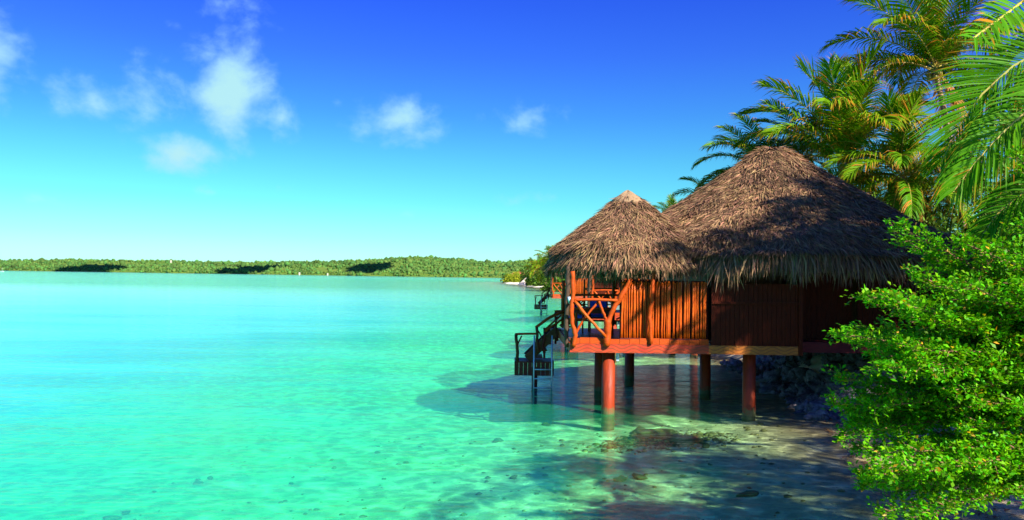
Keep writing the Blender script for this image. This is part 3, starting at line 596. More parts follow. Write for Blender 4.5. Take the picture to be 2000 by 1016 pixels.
# ridge cap of the porch roof: a wrapped mat
cp = rs[1]; th = np.linspace(0, 2 * math.pi, 28, endpoint=False); V = []; F = []
for j, tq in enumerate((.005, .06, .13, .20, .235)):
    q = cp(th, np.full(28, tq)); q[:, 2] += .17 + .02 * np.sin(th * 4); V.append(q)
q = cp(th, np.full(28, .235)); q[:, 2] += .02; V.append(q); V = np.concatenate(V)
for j in range(5):
    for i in range(28): F.append((j*28+i, j*28+(i+1) % 28, (j+1)*28+(i+1) % 28, (j+1)*28+i))
M['mat_cap'] = mat('woven_mat', (.34, .22, .11), .9, col2=(.24, .15, .08), vscale=20, bump=.8, bscale=40)
o = obj('roof_cap', mesh('roof_cap', V, F, M['mat_cap'], True), rs[0])
# big roof
CY = 24.6; zc = lambda py: Z(1505, py, CY)
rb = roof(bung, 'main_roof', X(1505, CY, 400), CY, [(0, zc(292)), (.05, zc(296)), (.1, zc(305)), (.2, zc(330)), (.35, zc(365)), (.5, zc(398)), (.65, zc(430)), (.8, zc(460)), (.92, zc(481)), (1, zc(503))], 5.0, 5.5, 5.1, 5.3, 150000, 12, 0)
rb[0].location = (-bo.x, -bo.y, 0); thatch(*rb, 24000, 4, .032, (.5, 1.0))['kind'] = 'stuff'

# platform: fascia boards, plank band, floor planks
rj = random.Random(5)
B(MB().box(X0, XC + .0, FY, FY + .06, ZB, ZM), 'carved_fascia', M['carved'])
B(MB().box(XC + .004, XE, FY, FY + .06, ZB, ZM), 'carved_fascia', M['carved'])
B(MB().box(X0 - .002, X0 + .058, FY + .062, YB, ZB, ZM), 'fascia', M['wood'])
k = 0; xp = X0
while xp < XC - .02:                                         # scalloped upright planks above the carved board
    x2 = min(xp + .245, XC); h = ZD + .02 * math.sin((xp - X0) * 4.1) - .01
    B(MB().box(xp + .004, x2 - .004, FY + .012, FY + .05, ZM + .003, h), 'kick_plank', M['wood']); xp = x2
yy = FY + .07; fl = None
while yy < YB - .15:
    if fl is None: fl = B(MB().box(X0 + .06, XC + .3, yy, yy + .14, ZD - .14, ZD - .10), 'floor_plank', M['floor']); y00 = yy
    else:
        o = fl.copy(); COL.objects.link(o); o.location = (0, yy - y00, 0)
    yy += .155
B(MB().box(X0 + .1, XE - .1, FY + .5, FY + .65, ZB - .02, ZM - .15), 'joist', M['wood_dark']); B(MB().box(X0 + .1, XE - .1, YB - .6, YB - .45, ZB - .02, ZM - .15), 'joist', M['wood_dark'])
B(MB().box(XC + .1, X9, FY + .3, YB + 3.2, ZB + .05, ZD - .05), 'floor_slab', M['wood_dark'])
# piles
def pile(px, Y, lab=None, x=None):
    x = X(px, Y, 750) if x is None else x; z0 = gz(x, Y) - .4
    B(MB().tube([(x, Y, z0), (x, Y, 0), (x, Y, ZB - .02)], [.165, .165, .16], 14), 'pile', M['pile'], True)
pile(1188, 20.55); pile(1463, 20.55); pile(1171, 24.7); pile(1377, 24.4); pile(0, 28.0, x=X0 + 2.6)
B(MB().box(X(1207), X(1207) + .07, 20.40, 20.5, ZB - .22, ZB - .02), 'metal_clip', M['metal'])
# cane wall
xa, xb = X(1212), X(1380); zt = 3.35
nC = 58; canes = []
for v in range(5):
    r = random.Random(v); h = zt - ZD; mb = MB(); mb.tube([(r.uniform(-.006, .006), r.uniform(-.006, .006), ZD - .04 + h * i / 5) for i in range(6)], [.021 + r.uniform(-.003, .004) for _ in range(6)], 6); canes.append(mb.mesh('cane', M['cane'], True))
for i in range(nC):
    o = obj('cane', rj.choice(canes), bung); x = xa + (xb - xa) * (i + .5) / nC + rj.uniform(-.009, .009); o.location = (x - bo.x, FY + .10 + rj.uniform(-.01, .012) - bo.y, rj.uniform(-.03, .02)); o.rotation_euler = (0, R(rj.uniform(-1.1, 1.1)), 0); s = rj.uniform(.75, 1.2); o.scale = (s, s, 1)
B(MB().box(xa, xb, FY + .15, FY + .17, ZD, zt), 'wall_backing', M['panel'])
B(MB().beam((xa, FY + .09, ZD - .02), (xb, FY + .09, ZD - .02), .05, .05), 'wall_sill', M['wood_dark'])
def stick(pts, rad, name='post', m=None, jit=.012, seed=0, n=8, lab=None):
    r = random.Random(seed); pts = [Vector(p) for p in pts]; out = []; rr = []
    for i in range(len(pts) - 1):
        for k in range(4):
            f = k / 4; out.append(pts[i].lerp(pts[i+1], f)); 
    out.append(pts[-1])
    for i, p in enumerate(out):
        if 0 < i < len(out) - 1: p += Vector((r.uniform(-jit, jit), r.uniform(-jit, jit), 0))
        rr.append(rad * (1 + r.uniform(-.10, .18)))
    return B(MB().tube(out, rr, n), name, m or M['wood'], True, lab=lab)
Yf = FY - .04
Q = lambda px, py, Y=Yf: P(px, py, Y)
stick([Q(1271, 672), Q(1269, 630), Q(1273, 590), Q(1276, 550), Q(1277, 520, Yf + .05)], .05, jit=.02, seed=1, lab='knobbly red branch post in front of the canes')
stick([Q(1119, 676), Q(1124, 655), Q(1117, 630), Q(1116, 600), Q(1119, 570), Q(1118, 530)], .055, seed=2, lab='curved corner branch post')
stick([Q(1107, 678, Yf + .55), Q(1105, 640, Yf + .55), Q(1107, 600, Yf + .5), Q(1109, 545, Yf + .5), Q(1110, 520, Yf + .5)], .055, m=M['pole_dark'], seed=3, lab='dark bare pole at the porch corner')
stick([Q(1185, 676), Q(1187, 650), Q(1187, 624)], .085, seed=4, name='forked_post', jit=.01)
stick([Q(1187, 630), Q(1197, 605), Q(1210, 585), Q(1224, 560), Q(1232, 545)], .058, seed=5, name='forked_post')
stick([Q(1186, 628), Q(1178, 610), Q(1170, 588)], .03, seed=6, name='forked_post')
stick([Q(1120, 586), Q(1160, 585), Q(1206, 587)], .036, name='rail', seed=7)
stick([Q(1122, 588, Yf - .05), Q(1152, 624, Yf - .05), Q(1183, 658, Yf - .05)], .037, name='brace', seed=8, m=M['cane'])
stick([Q(1122, 656, Yf + .06), Q(1142, 622, Yf + .06), Q(1169, 588, Yf + .06)], .027, name='brace', seed=9)
# back and side rails of the porch
Yk = YB - .2
for i, (a, b_) in enumerate((((X0 + .15, Yk, ZD), (X0 + .15, Yk, 3.3)), ((X0 + 1.7, Yk, ZD), (X0 + 1.7, Yk, 3.3)), ((X0 + 3.1, Yk, ZD), (X0 + 3.1, Yk, 3.3)))): stick([a, b_], .05, seed=20 + i)
stick([(X0 + .15, Yk, ZD + .93), (X0 + 1.7, Yk, ZD + .95), (X0 + 3.3, Yk, ZD + .93)], .032, name='rail', seed=24)
stick([(X0 + .15, Yk, ZD + .15), (X0 + 1.7, Yk, ZD + .15), (X0 + 3.3, Yk, ZD + .15)], .028, name='rail', seed=25)
stick([(X0 + .2, Yk, ZD + .9), (X0 + 1.6, Yk, ZD + .2)], .025, name='brace', seed=26, m=M['cane']); stick([(X0 + 1.8, Yk, ZD + .2), (X0 + 3.2, Yk, ZD + .9)], .025, name='brace', seed=27)
stick([(X0 + .1, 22.6, ZD), (X0 + .1, 22.6, 3.4)], .05, seed=28, m=M['pole_dark'])
stick([(X0 + .1, FY, ZD + .95), (X0 + .1, 21.5, ZD + .95), (X0 + .1, 22.6, ZD + .95)], .035, name='rail', seed=29); stick([(X0 + .1, FY + .2, ZD + .2), (X0 + .1, 22.5, ZD + .9)], .026, name='brace', seed=30)
# inner wall between porch and room
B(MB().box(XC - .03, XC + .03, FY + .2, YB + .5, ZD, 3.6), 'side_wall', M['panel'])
# front wall of the main room: upright boards
def boards(xa, xb, Y, z0, z1, wd, name='wall_board', m='panel'):
    x = xa; r = random.Random(int(xa * 10))
    while x < xb - .02:
        x2 = min(x + wd, xb); B(MB().box(x + .004, x2 - .004, Y + r.uniform(0, .008), Y + .04, z0, z1), name, M[m]); x = x2
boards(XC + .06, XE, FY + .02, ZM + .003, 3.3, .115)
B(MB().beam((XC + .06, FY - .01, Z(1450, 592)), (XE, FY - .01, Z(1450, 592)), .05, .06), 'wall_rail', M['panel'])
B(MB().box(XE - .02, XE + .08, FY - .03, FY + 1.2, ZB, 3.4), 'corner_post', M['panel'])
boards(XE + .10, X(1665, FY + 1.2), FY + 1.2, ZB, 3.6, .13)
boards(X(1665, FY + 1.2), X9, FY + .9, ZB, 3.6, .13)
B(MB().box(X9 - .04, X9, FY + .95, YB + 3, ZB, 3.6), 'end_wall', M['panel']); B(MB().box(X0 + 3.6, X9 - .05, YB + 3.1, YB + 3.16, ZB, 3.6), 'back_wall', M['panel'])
B(MB().box(XC + .1, X0 + 8.0, FY + 1.3, FY + 1.4, ZD, 3.6), 'inner_wall', M['wood_dark'])

# furniture on the porch
def porch_table(loc, lab):
    t = thing('table', lab, 'table', loc, 'tables on the bungalow porches'); 
    for i in range(5): MB().box(-.6 + i * .24, -.37 + i * .24, -.42, .42, .71, .75).build('tabletop_plank', M['wood'], t)
    MB().box(-.55, .55, -.36, .36, .60, .705).build('apron', M['wood_dark'], t)
    for sx in (-.5, .5):
        for sy in (-.33, .33): MB().tube([(sx, sy, 0), (sx * .97, sy, .62)], .04, 7).build('leg', M['wood'], t)
    return t
def porch_chair(loc, rot, lab):
    t = thing('chair', lab, 'chair', loc, 'blue cushioned chairs on the porches'); t.rotation_euler = (0, 0, rot)
    MB().box(-.27, .27, -.25, .25, .38, .42).build('seat', M['wood'], t); MB().box(-.25, .25, -.24, .22, .423, .50).build('seat_cushion', M['cushion'], t)
    MB().box(-.24, .24, .17, .235, .503, .95).build('back_cushion', M['cushion'], t)
    for sx in (-.25, .25):
        MB().tube([(sx, -.23, 0), (sx, -.23, .6)], .025, 6).build('leg', M['wood'], t); MB().tube([(sx, .26, 0), (sx, .28, 1.0)], .025, 6).build('leg', M['wood'], t)
        MB().beam((sx, -.25, .61), (sx, .28, .61), .05, .03).build('armrest', M['wood'], t)
    return t
zf = ZD - .10
porch_table((X(1158, 22.8), 22.8, zf), 'red brown wooden table on the near porch behind the branch railing')
porch_chair((X(1132, 23.5), 23.6, zf), R(60), 'blue cushioned chair left of the near porch table')
porch_chair((X(1168, 24.2), 24.2, zf), R(-10), 'blue cushioned chair behind the near porch table')

# swim stairs with landing
def stairs_set(off, labs, grp):
    ox = Vector(off); Ls = 24.9; Z1 = Z(1040, 706, Ls)
    st = thing('swim_stairs', labs[0], 'stairs', Vector((P(1045, 720, Ls).x, Ls, 0)) + ox, grp[0]); so_ = Vector(st.location) - ox
    def BB(mb, name, m, sm=False, lab=None):
        mb.V = [tuple(Vector(v) - so_) for v in mb.V]; o = mb.build(name, m, st, sm)
        if lab: o['label'] = lab
        return o
    xl, xr = P(1005, 712, Ls).x, P(1082, 712, Ls).x; zb = Z(1005, 733, Ls)
    for i in range(7):
        y = Ls + i * .16; BB(MB().box(xl, xr, y + .003, y + .155, Z1 - .04, Z1), 'landing_plank', M['wood_dark'])
    n_ = 9
    for i in range(n_):
        x = xl + (xr - xl) * i / n_; BB(MB().box(x + .003, x + (xr - xl) / n_ - .003, Ls - .045, Ls - .003, zb, Z1 + .004), 'apron_board', M['wood_dark'])
    BB(MB().box(xl, xl + .04, Ls, Ls + 1.12, zb, Z1 - .045), 'side_board', M['wood_dark']); BB(MB().box(xr - .04, xr, Ls, Ls + 1.12, zb, Z1 - .045), 'side_board', M['wood_dark'])
    for x in (P(1044, 740, Ls + .5).x,): BB(MB().tube([(x, Ls + .5, gz(x, Ls) - .4), (x, Ls + .5, zb + .2)], .09, 10), 'pile', M['wood_dark'], True)
    xa_, xb_ = P(1046, 700, Ls).x, X0 - .01
    for yo in (.08, 1.0):
        BB(MB().beam((xa_ - .25, Ls + yo, Z1 + .06), (xb_, Ls + yo, ZD - .10), .05, .26), 'stringer', M['wood_dark'])
    for i in range(5):
        f = (i + .6) / 5.2; x = xa_ + (xb_ - xa_) * f; z = Z1 + (ZD - Z1) * f; BB(MB().box(x - .14, x + .14, Ls + .11, Ls + .97, z - .03, z + .01), 'step', M['wood_dark'])
    def sk(pts, rad, name='rail_post', m=None, seed=0):
        r = random.Random(seed); out = []
        pts = [Vector(p) for p in pts]
        for i in range(len(pts) - 1):
            for k in range(3): out.append(pts[i].lerp(pts[i+1], k / 3))
        out.append(pts[-1]); out = [p + (Vector((r.uniform(-.015, .015), r.uniform(-.01, .01), 0)) if 0 < i < len(out) - 1 else Vector()) for i, p in enumerate(out)]
        return BB(MB().tube(out, rad, 7), name, m or M['wood_dark'], True)
    q = lambda px, py, dy=0: P(px, py, Ls + dy)
    sk([q(1011, 708), q(1010, 680), q(1008, 653)], .05, seed=1); sk([q(1006, 653), q(1025, 652), q(1047, 652)], .035, 'rail', M['wood'], 2); sk([q(1012, 672), q(1019, 656)], .022, 'brace', None, 3)
    sk([q(1052, 690), q(1049, 665), q(1048, 638)], .045, seed=4); sk([q(1046, 640), q(1070, 622), q(1103, 607, .1)], .045, 'handrail', M['wood'], 5)
    sk([q(1063, 700), q(1061, 675), q(1065, 648)], .035, seed=6); sk([q(1049, 642), q(1056, 655), q(1062, 664)], .022, 'brace', None, 7)
    sk([q(1064, 636 + 12), q(1080, 636), q(1100, 622, .1)], .032, 'handrail', M['wood'], 8); sk([q(1089, 666, .1), q(1086, 640, .05), q(1084, 612, .05)], .035, seed=9)
    sk([q(1064, 690, 1.0), q(1063, 640, 1.0)], .035, seed=10); sk([q(1085, 672, 1.0), q(1085, 610, 1.0)], .035, seed=11); sk([q(1063, 645, 1), q(1100, 612, 1)], .03, 'handrail', M['wood'], 12)
    sk([q(1083, 608, 1.0), q(1104, 607, 1.0)], .03, 'rail', M['wood'], 13)
    ld = thing('ladder', labs[1], 'ladder', Vector((P(1061, 760, Ls - .15).x, Ls - .12, 0)) + ox, grp[1]); lo = Vector(ld.location) - ox; yl = Ls - .12
    xa2, xb2 = P(1043, 700, yl).x, P(1078, 700, yl).x
    for x in (xa2, xb2):
        mb = MB().tube([(x, yl, -.55), (x, yl, Z(1043, 655, yl))], .024, 8); mb.V = [tuple(Vector(v) - lo) for v in mb.V]; mb.build('side_rail', M['metal'], ld, True)
    for py in (722, 740, 758, 775):
        z = Z(1060, py, yl); mb = MB().tube([(xa2, yl, z), (xb2, yl, z)], .02, 7); mb.V = [tuple(Vector(v) - lo) for v in mb.V]; mb.build('rung', M['metal'], ld, True)
    return st, ld
GS, GL = 'swim stairs beside the bungalows', 'metal swim ladders'
st1, ld1 = stairs_set((0, 0, 0), ('dark wooden stairs and landing going down from the nearest porch to the water', 'pale metal swim ladder on the nearest landing'), (GS, GL))
# a small lamp on the corner pole
t = thing('porch_lamp', 'small blue white lamp fixed to the dark corner pole of the near porch', 'lamp', Q(1112, 586, Yf + .45))
MB().tube([(0, 0, -.06), (-.01, 0, .08)], [.035, .045], 8).build('shade', M['metal'], t, True); MB().tube([(0, 0, -.07), (0, 0, -.09)], [.02, .015], 8).build('bulb', M['white'], t, True)

# further bungalows: copies along the shore
def further(off, lb, ls, ll):
    off = Vector(off)
    b2 = copy_tree(bung); b2.location = bung.location + off; b2['label'] = lb
    s2 = copy_tree(st1); s2.location = st1.location + off; s2['label'] = ls
    l2 = copy_tree(ld1); l2.location = ld1.location + off; l2['label'] = ll
further((2.0, 15.2, 0), 'second orange bungalow, seen through the porch railing of the nearest one', 'stairs of the second bungalow, seen past the dark corner pole', 'swim ladder on the landing of the second bungalow')
further((2.0, 50.0, 0), 'farthest orange bungalow with thatched roof standing left of the near porch pole', 'dark stairs and landing of the farthest bungalow', 'swim ladder on the landing of the farthest bungalow')
t = porch_table((X(1158, 22.8) + 2, 38, zf), 'table on the porch of the second bungalow')

# ---------------------------------------------------------------- green bush in the foreground
import itertools
poly = [(1755, 442), (1800, 455), (1850, 490), (1880, 475), (1930, 500), (1960, 470), (2010, 440), (2080, 430), (2120, 700), (2100, 945), (1960, 905), (1870, 915), (1800, 985), (1715, 1000), (1680, 960), (1640, 880), (1625, 790), (1655, 730), (1640, 655), (1700, 620), (1690, 575), (1770, 560), (1790, 520), (1745, 460)]
def inside(x, y):
    c = False; j = len(poly) - 1
    for i in range(len(poly)):
        (xi, yi), (xj, yj) = poly[i], poly[j]
        if (yi > y) != (yj > y) and x < (xj - xi) * (y - yi) / (yj - yi) + xi: c = not c
        j = i
    return c
bush = thing('bush', 'large bright green small leaved bush spreading in from the right edge', 'bush', onground(7.6, 9.6)); bb = Vector(bush.location)
rb_ = random.Random(11)
tips = [(1755, 442, 8.6), (1770, 470, 8.8), (1880, 474, 8.4), (1945, 480, 8.6), (1990, 440, 8.8), (1690, 578, 8.4), (1715, 590, 8.7), (1636, 652, 8.4), (1665, 665, 8.7), (1628, 790, 8.6), (1640, 740, 8.8), (1645, 850, 8.5), (1690, 945, 8.3), (1725, 1000, 8.2), (1800, 1010, 8.0), (1980, 300, 8.6), (1790, 540, 8.6), (1820, 505, 8.9)]
while len(tips) < 150:
    x = rb_.uniform(1640, 2120); y = rb_.uniform(440, 1050)
    if inside(x, y) and (y > 520 or rb_.random() < .25): tips.append((x + 14, y, rb_.uniform(7.6, 10.4)))
stems = []
for i in range(5):
    a = i * 1.3; top = Vector((math.cos(a) * .5 - .3, math.sin(a) * .5 - .1, 1.0 + .45 * i)); stems.append([Vector((math.cos(a) * .1, math.sin(a) * .1, -.1)), top * .55 + Vector((.1, 0, .1)), top])
    MB().tube(stems[-1], [.07, .05, .035], 7).build('trunk', M['branch'], bush, True)
starts = [p for s_ in stems for p in (s_[1], s_[2])]
twig = MB(); LP = []; LD = []
for ti, (tx, ty, tY) in enumerate(tips):
    tip = P(tx, ty, tY) - bb; st_ = min(starts, key=lambda q: (q - tip).length + abs(q.z - tip.z + .25) * .8)
    st_ = st_ + Vector((rb_.uniform(-.1, .1), rb_.uniform(-.1, .1), rb_.uniform(-.05, .05))); mid = st_.lerp(tip, .5) + Vector((0, 0, rb_.uniform(-.05, .18)))
    pts = [st_ * (1-s)**2 + mid * 2*s*(1-s) + tip * s*s for s in [i / 10 for i in range(11)]]
    if ti < 22: MB().tube(pts, [.026 - .0021 * i for i in range(11)], 5).build('branch', M['branch'], bush, True)
    else: twig.tube(pts, [.02 - .0016 * i for i in range(11)], 4, False)
    Ln = (tip - st_).length; nsec = int(Ln / .085)
    for k in range(nsec):
        s = .28 + .72 * (k + .5) / nsec; p = st_ * (1-s)**2 + mid * 2*s*(1-s) + tip * s*s; T = ((mid - st_) * (1-s) + (tip - mid) * s).normalized()
        sgn = 1 if k % 2 else -1; Bv = T.cross(Vector((0, 0, 1)));  Bv = Bv.normalized() if Bv.length > .1 else Vector((1, 0, 0))
        d = (Bv * sgn * rb_.uniform(.5, 1) + T * .75 + Vector((0, 0, rb_.uniform(-.55, .6)))).normalized(); ln = rb_.uniform(.22, .48) * (1.15 - .75 * s)
        q0 = p
        q1 = p + d * ln; twig.tube([q0, q1], [.006, .003], 3, False)
        m_ = max(2, int(ln / .045))
        for j in range(m_ + 1):
            f = (j + .3) / m_; LP.append(tuple(p + d * ln * min(f, 1.02))); LD.append(tuple(d))
    for j in range(5): LP.append(tuple(tip)); LD.append(tuple((tip - mid).normalized()))
twig.build('twig', M['branch'], bush)
LP = np.array(LP); LD = np.array(LD); per = 7; r = np.random.default_rng(5)
p = np.repeat(LP, per, 0) + r.normal(0, .032, (len(LP) * per, 3)); d0 = np.repeat(LD, per, 0); n = len(p)
d = d0 * .5 + r.normal(0, .62, (n, 3)) * np.array([1, 1, .6]) + np.array([0, 0, .12]); d /= np.linalg.norm(d, axis=1)[:, None]
nn = r.normal(0, .45, (n, 3)) + np.array([0, -.15, 1.0]); wv = np.cross(d, nn); wv /= np.linalg.norm(wv, axis=1)[:, None]; ln = r.uniform(.036, .074, n)[:, None]; up = np.cross(wv, d)
V = np.stack([p, p + d * ln * .55 + wv * ln * .27 + up * ln * .08, p + d * ln, p + d * ln * .55 - wv * ln * .27 + up * ln * .08], 1).reshape(-1, 3)
F = (np.arange(n) * 4)[:, None] + np.array([[0, 1, 2, 3]]); print('bush leaves', n)
bf = mesh('foliage', V, F, M['bushleaf']); M['newleaf'] = mat('new_leaf', (.50, .34, .006), .5, rand=.4, island=True, transl=.3); bf.materials.append(M['newleaf'])
bf.polygons.foreach_set('material_index', (r.uniform(0, 1, n) < .03).astype(np.int32)); obj('foliage', bf, bush)['kind'] = 'stuff'

# ---------------------------------------------------------------- shrubs and understorey
def shrub(label, base, rx, rz, n, seed, m='shrub', leaf=.12, group='shrubs under the palms', cat='shrub', nm='shrub', gap=.35):
    r = np.random.default_rng(seed); t = thing(nm, label, cat, base, group); k = 14
    cc_ = r.normal(0, 1, (k, 3)); cc_ /= np.linalg.norm(cc_, axis=1)[:, None]; cc_ *= r.uniform(.3, .85, (k, 1)); cc_[:, 2] = np.abs(cc_[:, 2])
    ci = r.integers(0, k, n); v = r.normal(0, 1, (n, 3)); v /= np.linalg.norm(v, axis=1)[:, None]; p = cc_[ci] + v * gap * r.uniform(.6, 1.1, (n, 1)); p[:, 2] = np.maximum(p[:, 2], .02)
    p = p * np.array([rx, rx, rz]); d = v + r.normal(0, .6, (n, 3)); d /= np.linalg.norm(d, axis=1)[:, None]; nn = r.normal(0, .6, (n, 3)) + np.array([0, 0, 1.0]); wv = np.cross(d, nn); wv /= np.linalg.norm(wv, axis=1)[:, None]
    l_ = leaf * r.uniform(.6, 1.3, (n, 1)); V = np.stack([p, p + d * l_ * .5 + wv * l_ * .25, p + d * l_, p + d * l_ * .5 - wv * l_ * .25], 1).reshape(-1, 3)
    obj('foliage', mesh('foliage', V, (np.arange(n) * 4)[:, None] + np.array([[0, 1, 2, 3]]), M[m]), t)['kind'] = 'stuff'
    mb = MB()
    for i in range(6): mb.tube([(0, 0, -.2), tuple(cc_[i] * np.array([rx, rx, rz]) * .5 + np.array([0, 0, .1 * rz])), tuple(cc_[i] * np.array([rx, rx, rz]))], [.05 * rz, .035 * rz, .01], 5)
    mb.build('stem', M['branch'], t); return t
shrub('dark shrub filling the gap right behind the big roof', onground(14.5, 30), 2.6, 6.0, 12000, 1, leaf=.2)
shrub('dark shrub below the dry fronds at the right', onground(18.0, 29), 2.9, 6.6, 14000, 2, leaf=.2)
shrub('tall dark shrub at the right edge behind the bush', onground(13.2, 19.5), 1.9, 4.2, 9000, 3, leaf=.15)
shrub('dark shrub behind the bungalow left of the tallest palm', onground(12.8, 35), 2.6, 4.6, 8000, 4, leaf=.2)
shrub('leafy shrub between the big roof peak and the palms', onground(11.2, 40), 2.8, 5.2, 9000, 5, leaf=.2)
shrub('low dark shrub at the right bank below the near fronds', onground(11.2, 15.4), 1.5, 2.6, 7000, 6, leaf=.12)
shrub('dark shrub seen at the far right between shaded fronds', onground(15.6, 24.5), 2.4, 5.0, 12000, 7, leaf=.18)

shrub('dense round tree beside the bungalow, out of the picture', onground(11.9, 14.6), 2.1, 7.4, 30000, 51, leaf=.16, group='trees on the right bank beside the viewpoint', cat='tree', nm='bank_tree')
shrub('second dense tree on the bank, farther right', onground(14.6, 16.2), 2.2, 7.0, 26000, 52, leaf=.16, group='trees on the right bank beside the viewpoint', cat='tree', nm='bank_tree')
# far promontory: trees, palms, white shelter
kk = 0
names_ = ['bright yellow green shrub at the tip of the sand spit', 'low bright shrub second from the tip of the sand spit', 'round bright shrub third from the tip of the sand spit', 'bright shrub beside the red roofed hut on the spit']
for (px, py, Y, rx, rz), lb in zip(((992, 546, 430, 3.2, 4), (1003, 545, 420, 4, 5), (1016, 545, 400, 4.5, 5.5), (1032, 548, 370, 4, 4.5)), names_):
    q = P(px, py, Y); shrub(lb, (q.x, Y, .2), rx, rz, 1500, 30 + kk, 'shrub_y', .9, 'shrubs on the sand spit'); kk += 1
labs_ = ['darker leafy tree at the left of the grove on the spit', 'leafy tree in the middle of the grove on the spit', 'leafy tree at the right of the grove, touching the far roof', 'low tree in front of the grove on the beach', 'tree half hidden behind the farthest thatched roof', 'broad tree hidden behind the farthest bungalow']
for (px, Y, rx, rz), lb in zip(((1036, 330, 4.5, 8), (1050, 300, 5, 8.5), (1066, 270, 5, 8.5), (1046, 290, 4, 5), (1080, 240, 5, 8), (1095, 200, 5, 8)), labs_):
    q = P(px, 556, Y); shrub(lb, (q.x, Y, .3), rx, rz, 2600, 40 + kk, 'shrub', .8, 'trees of the grove on the spit', 'tree', 'grove_tree'); kk += 1
pl = ['palm leaning out at the left of the far grove', 'palm second from the left in the far grove', 'tallest palm of the far grove, left of the farthest roof', 'palm just above the farthest thatched roof', 'palm in front of the far grove near the beach', 'palm above the roof of the far grove, rightmost']
for i, ((px, py, Y), lb) in enumerate(zip(((1044, 528, 290), (1056, 520, 270), (1073, 508, 230), (1082, 516, 210), (1062, 532, 250), (1094, 510, 200)), pl)):
    c = P(px, py, Y); palm(lb, (c.x + 1, Y, .3), c, 4.6, 18, 60 + i, 'palms of the far grove', dry=1, nuts=0, tr=.2)
q = W(1032, 560); t = thing('beach_shelter', 'pale pointed shelter on the sand spit', 'shelter', (P(1030, 556, 300).x, 300, .3))
mb = MB(); mb.V = [(-3.6, -2.6, 0), (3.6, -2.6, 0), (3.6, 2.6, 0), (-3.6, 2.6, 0), (-.6, 0, 2.6), (.9, 0, 2.6)]; mb.F = [(0, 1, 5, 4), (1, 2, 5), (2, 3, 4, 5), (3, 0, 4)]; mb.build('roof', mat('pale_canvas', (.75, .60, .48), .9), t); MB().box(-.1, .1, -2.5, -2.3, 0, 1.2).build('post', M['wood_dark'], t)
t = thing('spit_hut', 'small hut with dull red roof behind the shrubs on the spit', 'hut', (P(1020, 545, 440).x, 440, .4))
MB().box(-6, 6, -2.5, 2.5, 0, 2.8).build('wall', M['panel'], t)
mb = MB(); mb.V = [(-7, -3.3, 2.8), (7, -3.3, 2.8), (7, 3.3, 2.8), (-7, 3.3, 2.8), (-4.5, 0, 5.4), (4.5, 0, 5.4)]; mb.F = [(0, 1, 5, 4), (1, 2, 5), (2, 3, 4, 5), (3, 0, 4), (0, 3, 2, 1)]; mb.build('roof', mat('red_roof', (.30, .07, .03), .8), t)

# ---------------------------------------------------------------- rock bank under the bungalow, stones on the seabed
def rock_mesh(seed, rough=.3, sub=3, m='rock'):
    import bmesh
    b = bmesh.new(); bmesh.ops.create_icosphere(b, subdivisions=sub, radius=1); r = np.random.default_rng(seed); V = np.array([v.co[:] for v in b.verts]); F = np.array([[v.index for v in f.verts] for f in b.faces]); b.free()
    k = 1 + rough * (sum((vnoise(V[:, 0] * 2 + V[:, 2] * 1.3, V[:, 1] * 2 + seed, 1 / s, seed) - .5) / s * 1.6 for s in (1, 2, 4.2)))
    # a few flat faces
    for i in range(9):
        a = r.normal(0, 1, 3); a /= np.linalg.norm(a); h = V @ a; c_ = r.uniform(.55, .85); V = V - np.where(h > c_, h - c_, 0)[:, None] * a
    V = V * k[:, None]; return mesh('rock', V, F, M[m])
RK = [rock_mesh(i, .8, 3) for i in range(7)]
bank = thing('rock_bank', 'grey violet coral rock bank in the shade under the bungalow', 'rocks', (8.2, 23, 0))
kb = Vector(bank.location); rr = random.Random(9)
xs = lambda y: float(np.interp(y, SY, SX))
for i in range(290):
    y = rr.uniform(19.0, 32.5) if i > 40 else rr.uniform(19.0, 21.5); u = rr.uniform(-.15, 1); x = xs(y) + .1 + u * 1.9 + max(0, 20.4 - y) * .6; z = max(gz(x, y), -.1) + rr.uniform(-.12, .12) + .12 * u
    o = obj('rock', rr.choice(RK), bank); o.location = Vector((x, y, z)) - kb; s = rr.uniform(.14, .34); o.scale = (s * rr.uniform(.8, 1.5), s, s * rr.uniform(.5, .9)); o.rotation_euler = (rr.uniform(-.5, .5), rr.uniform(-.5, .5), rr.uniform(0, 6.3))
RW = [rock_mesh(20 + i, .6, 2, 'stone_wet') for i in range(4)]
sl_ = [(1290, 855, .34, 'largest brown coral head under the water right of the front pile'), (1245, 848, .25, 'brown coral head left of the largest one, under water'), (1335, 862, .28, 'brown coral head right of the largest one, under water'), (1212, 938, .12, 'small dark stone under water, left of a pair'), (1252, 936, .13, 'small dark stone under water, right of a pair'),
       (1458, 965, .12, 'small dark stone in the shaded shallows near the bush'), (1068, 829, .12, 'small stone on the seabed left of the front pile'), (1459, 838, .07, 'thin dark stick shaped stone in the shallows before the right pile'), (1003, 935, .08, 'small dark weed covered stone alone on the pale sand'), (412, 931, .08, 'tiny dark stone upper one of three on the left seabed'), (388, 942, .07, 'tiny dark stone lowest of three on the left seabed'), (247, 997, .08, 'dark stone near the bottom edge at the left'), (215, 1010, .12, 'flat dark stone at the bottom edge at the left'), (975, 862, .13, 'low stone under water below the landing')]
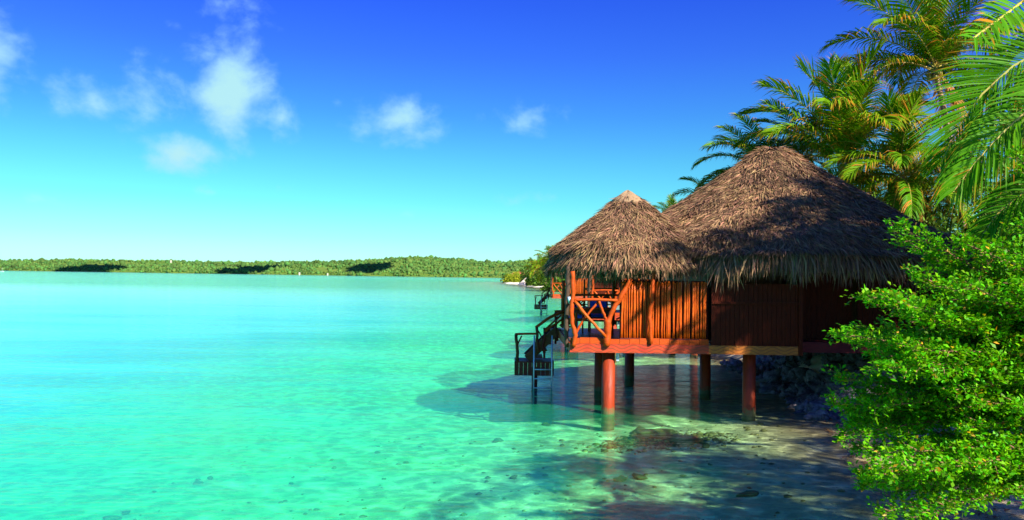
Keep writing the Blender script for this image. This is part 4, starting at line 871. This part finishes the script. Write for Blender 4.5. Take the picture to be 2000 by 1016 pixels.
for i, (px, py, s, lb) in enumerate(sl_):
    q = W(px, py, -.3); z = gz(q.x, q.y); q = W(px, py, z); o = obj('seabed_stone', RW[i % 4], None, (q.x, q.y, gz(q.x, q.y) + s * .1)); o.scale = (s * 1.5, s * 1.1, s * .55); o.rotation_euler = (0, 0, i * 1.3); tag(o, lb, 'stone', 'stones on the seabed')
# loose rubble, too much to count
rg = np.random.default_rng(8); n = 3600
q = np.concatenate([np.stack([rg.normal(3.5, .75, 1300), rg.normal(18.6, .4, 1300)], -1), np.stack([rg.uniform(-7, 7, 600), rg.uniform(9.5, 21, 600)], -1), np.stack([rg.uniform(-9, 0, 420), rg.uniform(10.5, 12.6, 420)], -1)])
z = ground_z(q[:, 0], q[:, 1]); rd = .012 + .06 * rg.uniform(0, 1, len(q)) ** 3; rd[:1300] *= 1.3
V, F = blobs(np.stack([q[:, 0], q[:, 1], z], -1), rd, rg.uniform(.4, .8, len(q)), 4, .3)
tag(obj('coral_rubble', mesh('coral_rubble', V, F, M['stone_wet'])), 'broken coral and pebbles strewn over the seabed', 'rubble', kind='stuff')
# leaf litter on the sand below the bush
n = 2500; qx = rg.uniform(5.2, 11, n); qy = rg.uniform(8.5, 20, n); z = ground_z(qx, qy) + .012; ok = z > .0; qx, qy, z = qx[ok], qy[ok], z[ok]; n = len(qx); a = rg.uniform(0, 6.28, n); l_ = rg.uniform(.03, .09, n)
ca, sa = np.cos(a) * l_, np.sin(a) * l_; V = np.stack([np.stack([qx - ca, qy - sa, z], -1), np.stack([qx + sa * .35, qy - ca * .35, z + .015], -1), np.stack([qx + ca, qy + sa, z + .01], -1), np.stack([qx - sa * .35, qy + ca * .35, z + .015], -1)], 1).reshape(-1, 3)
tag(obj('leaf_litter', mesh('leaf_litter', V, (np.arange(n) * 4)[:, None] + np.array([[0, 1, 2, 3]]), mat('dead_leaf', (.26, .12, .03), .8, rand=.5, island=True))), 'dry fallen leaves on the sand below the bush', 'leaves', kind='stuff')
bpy.context.view_layer.update()
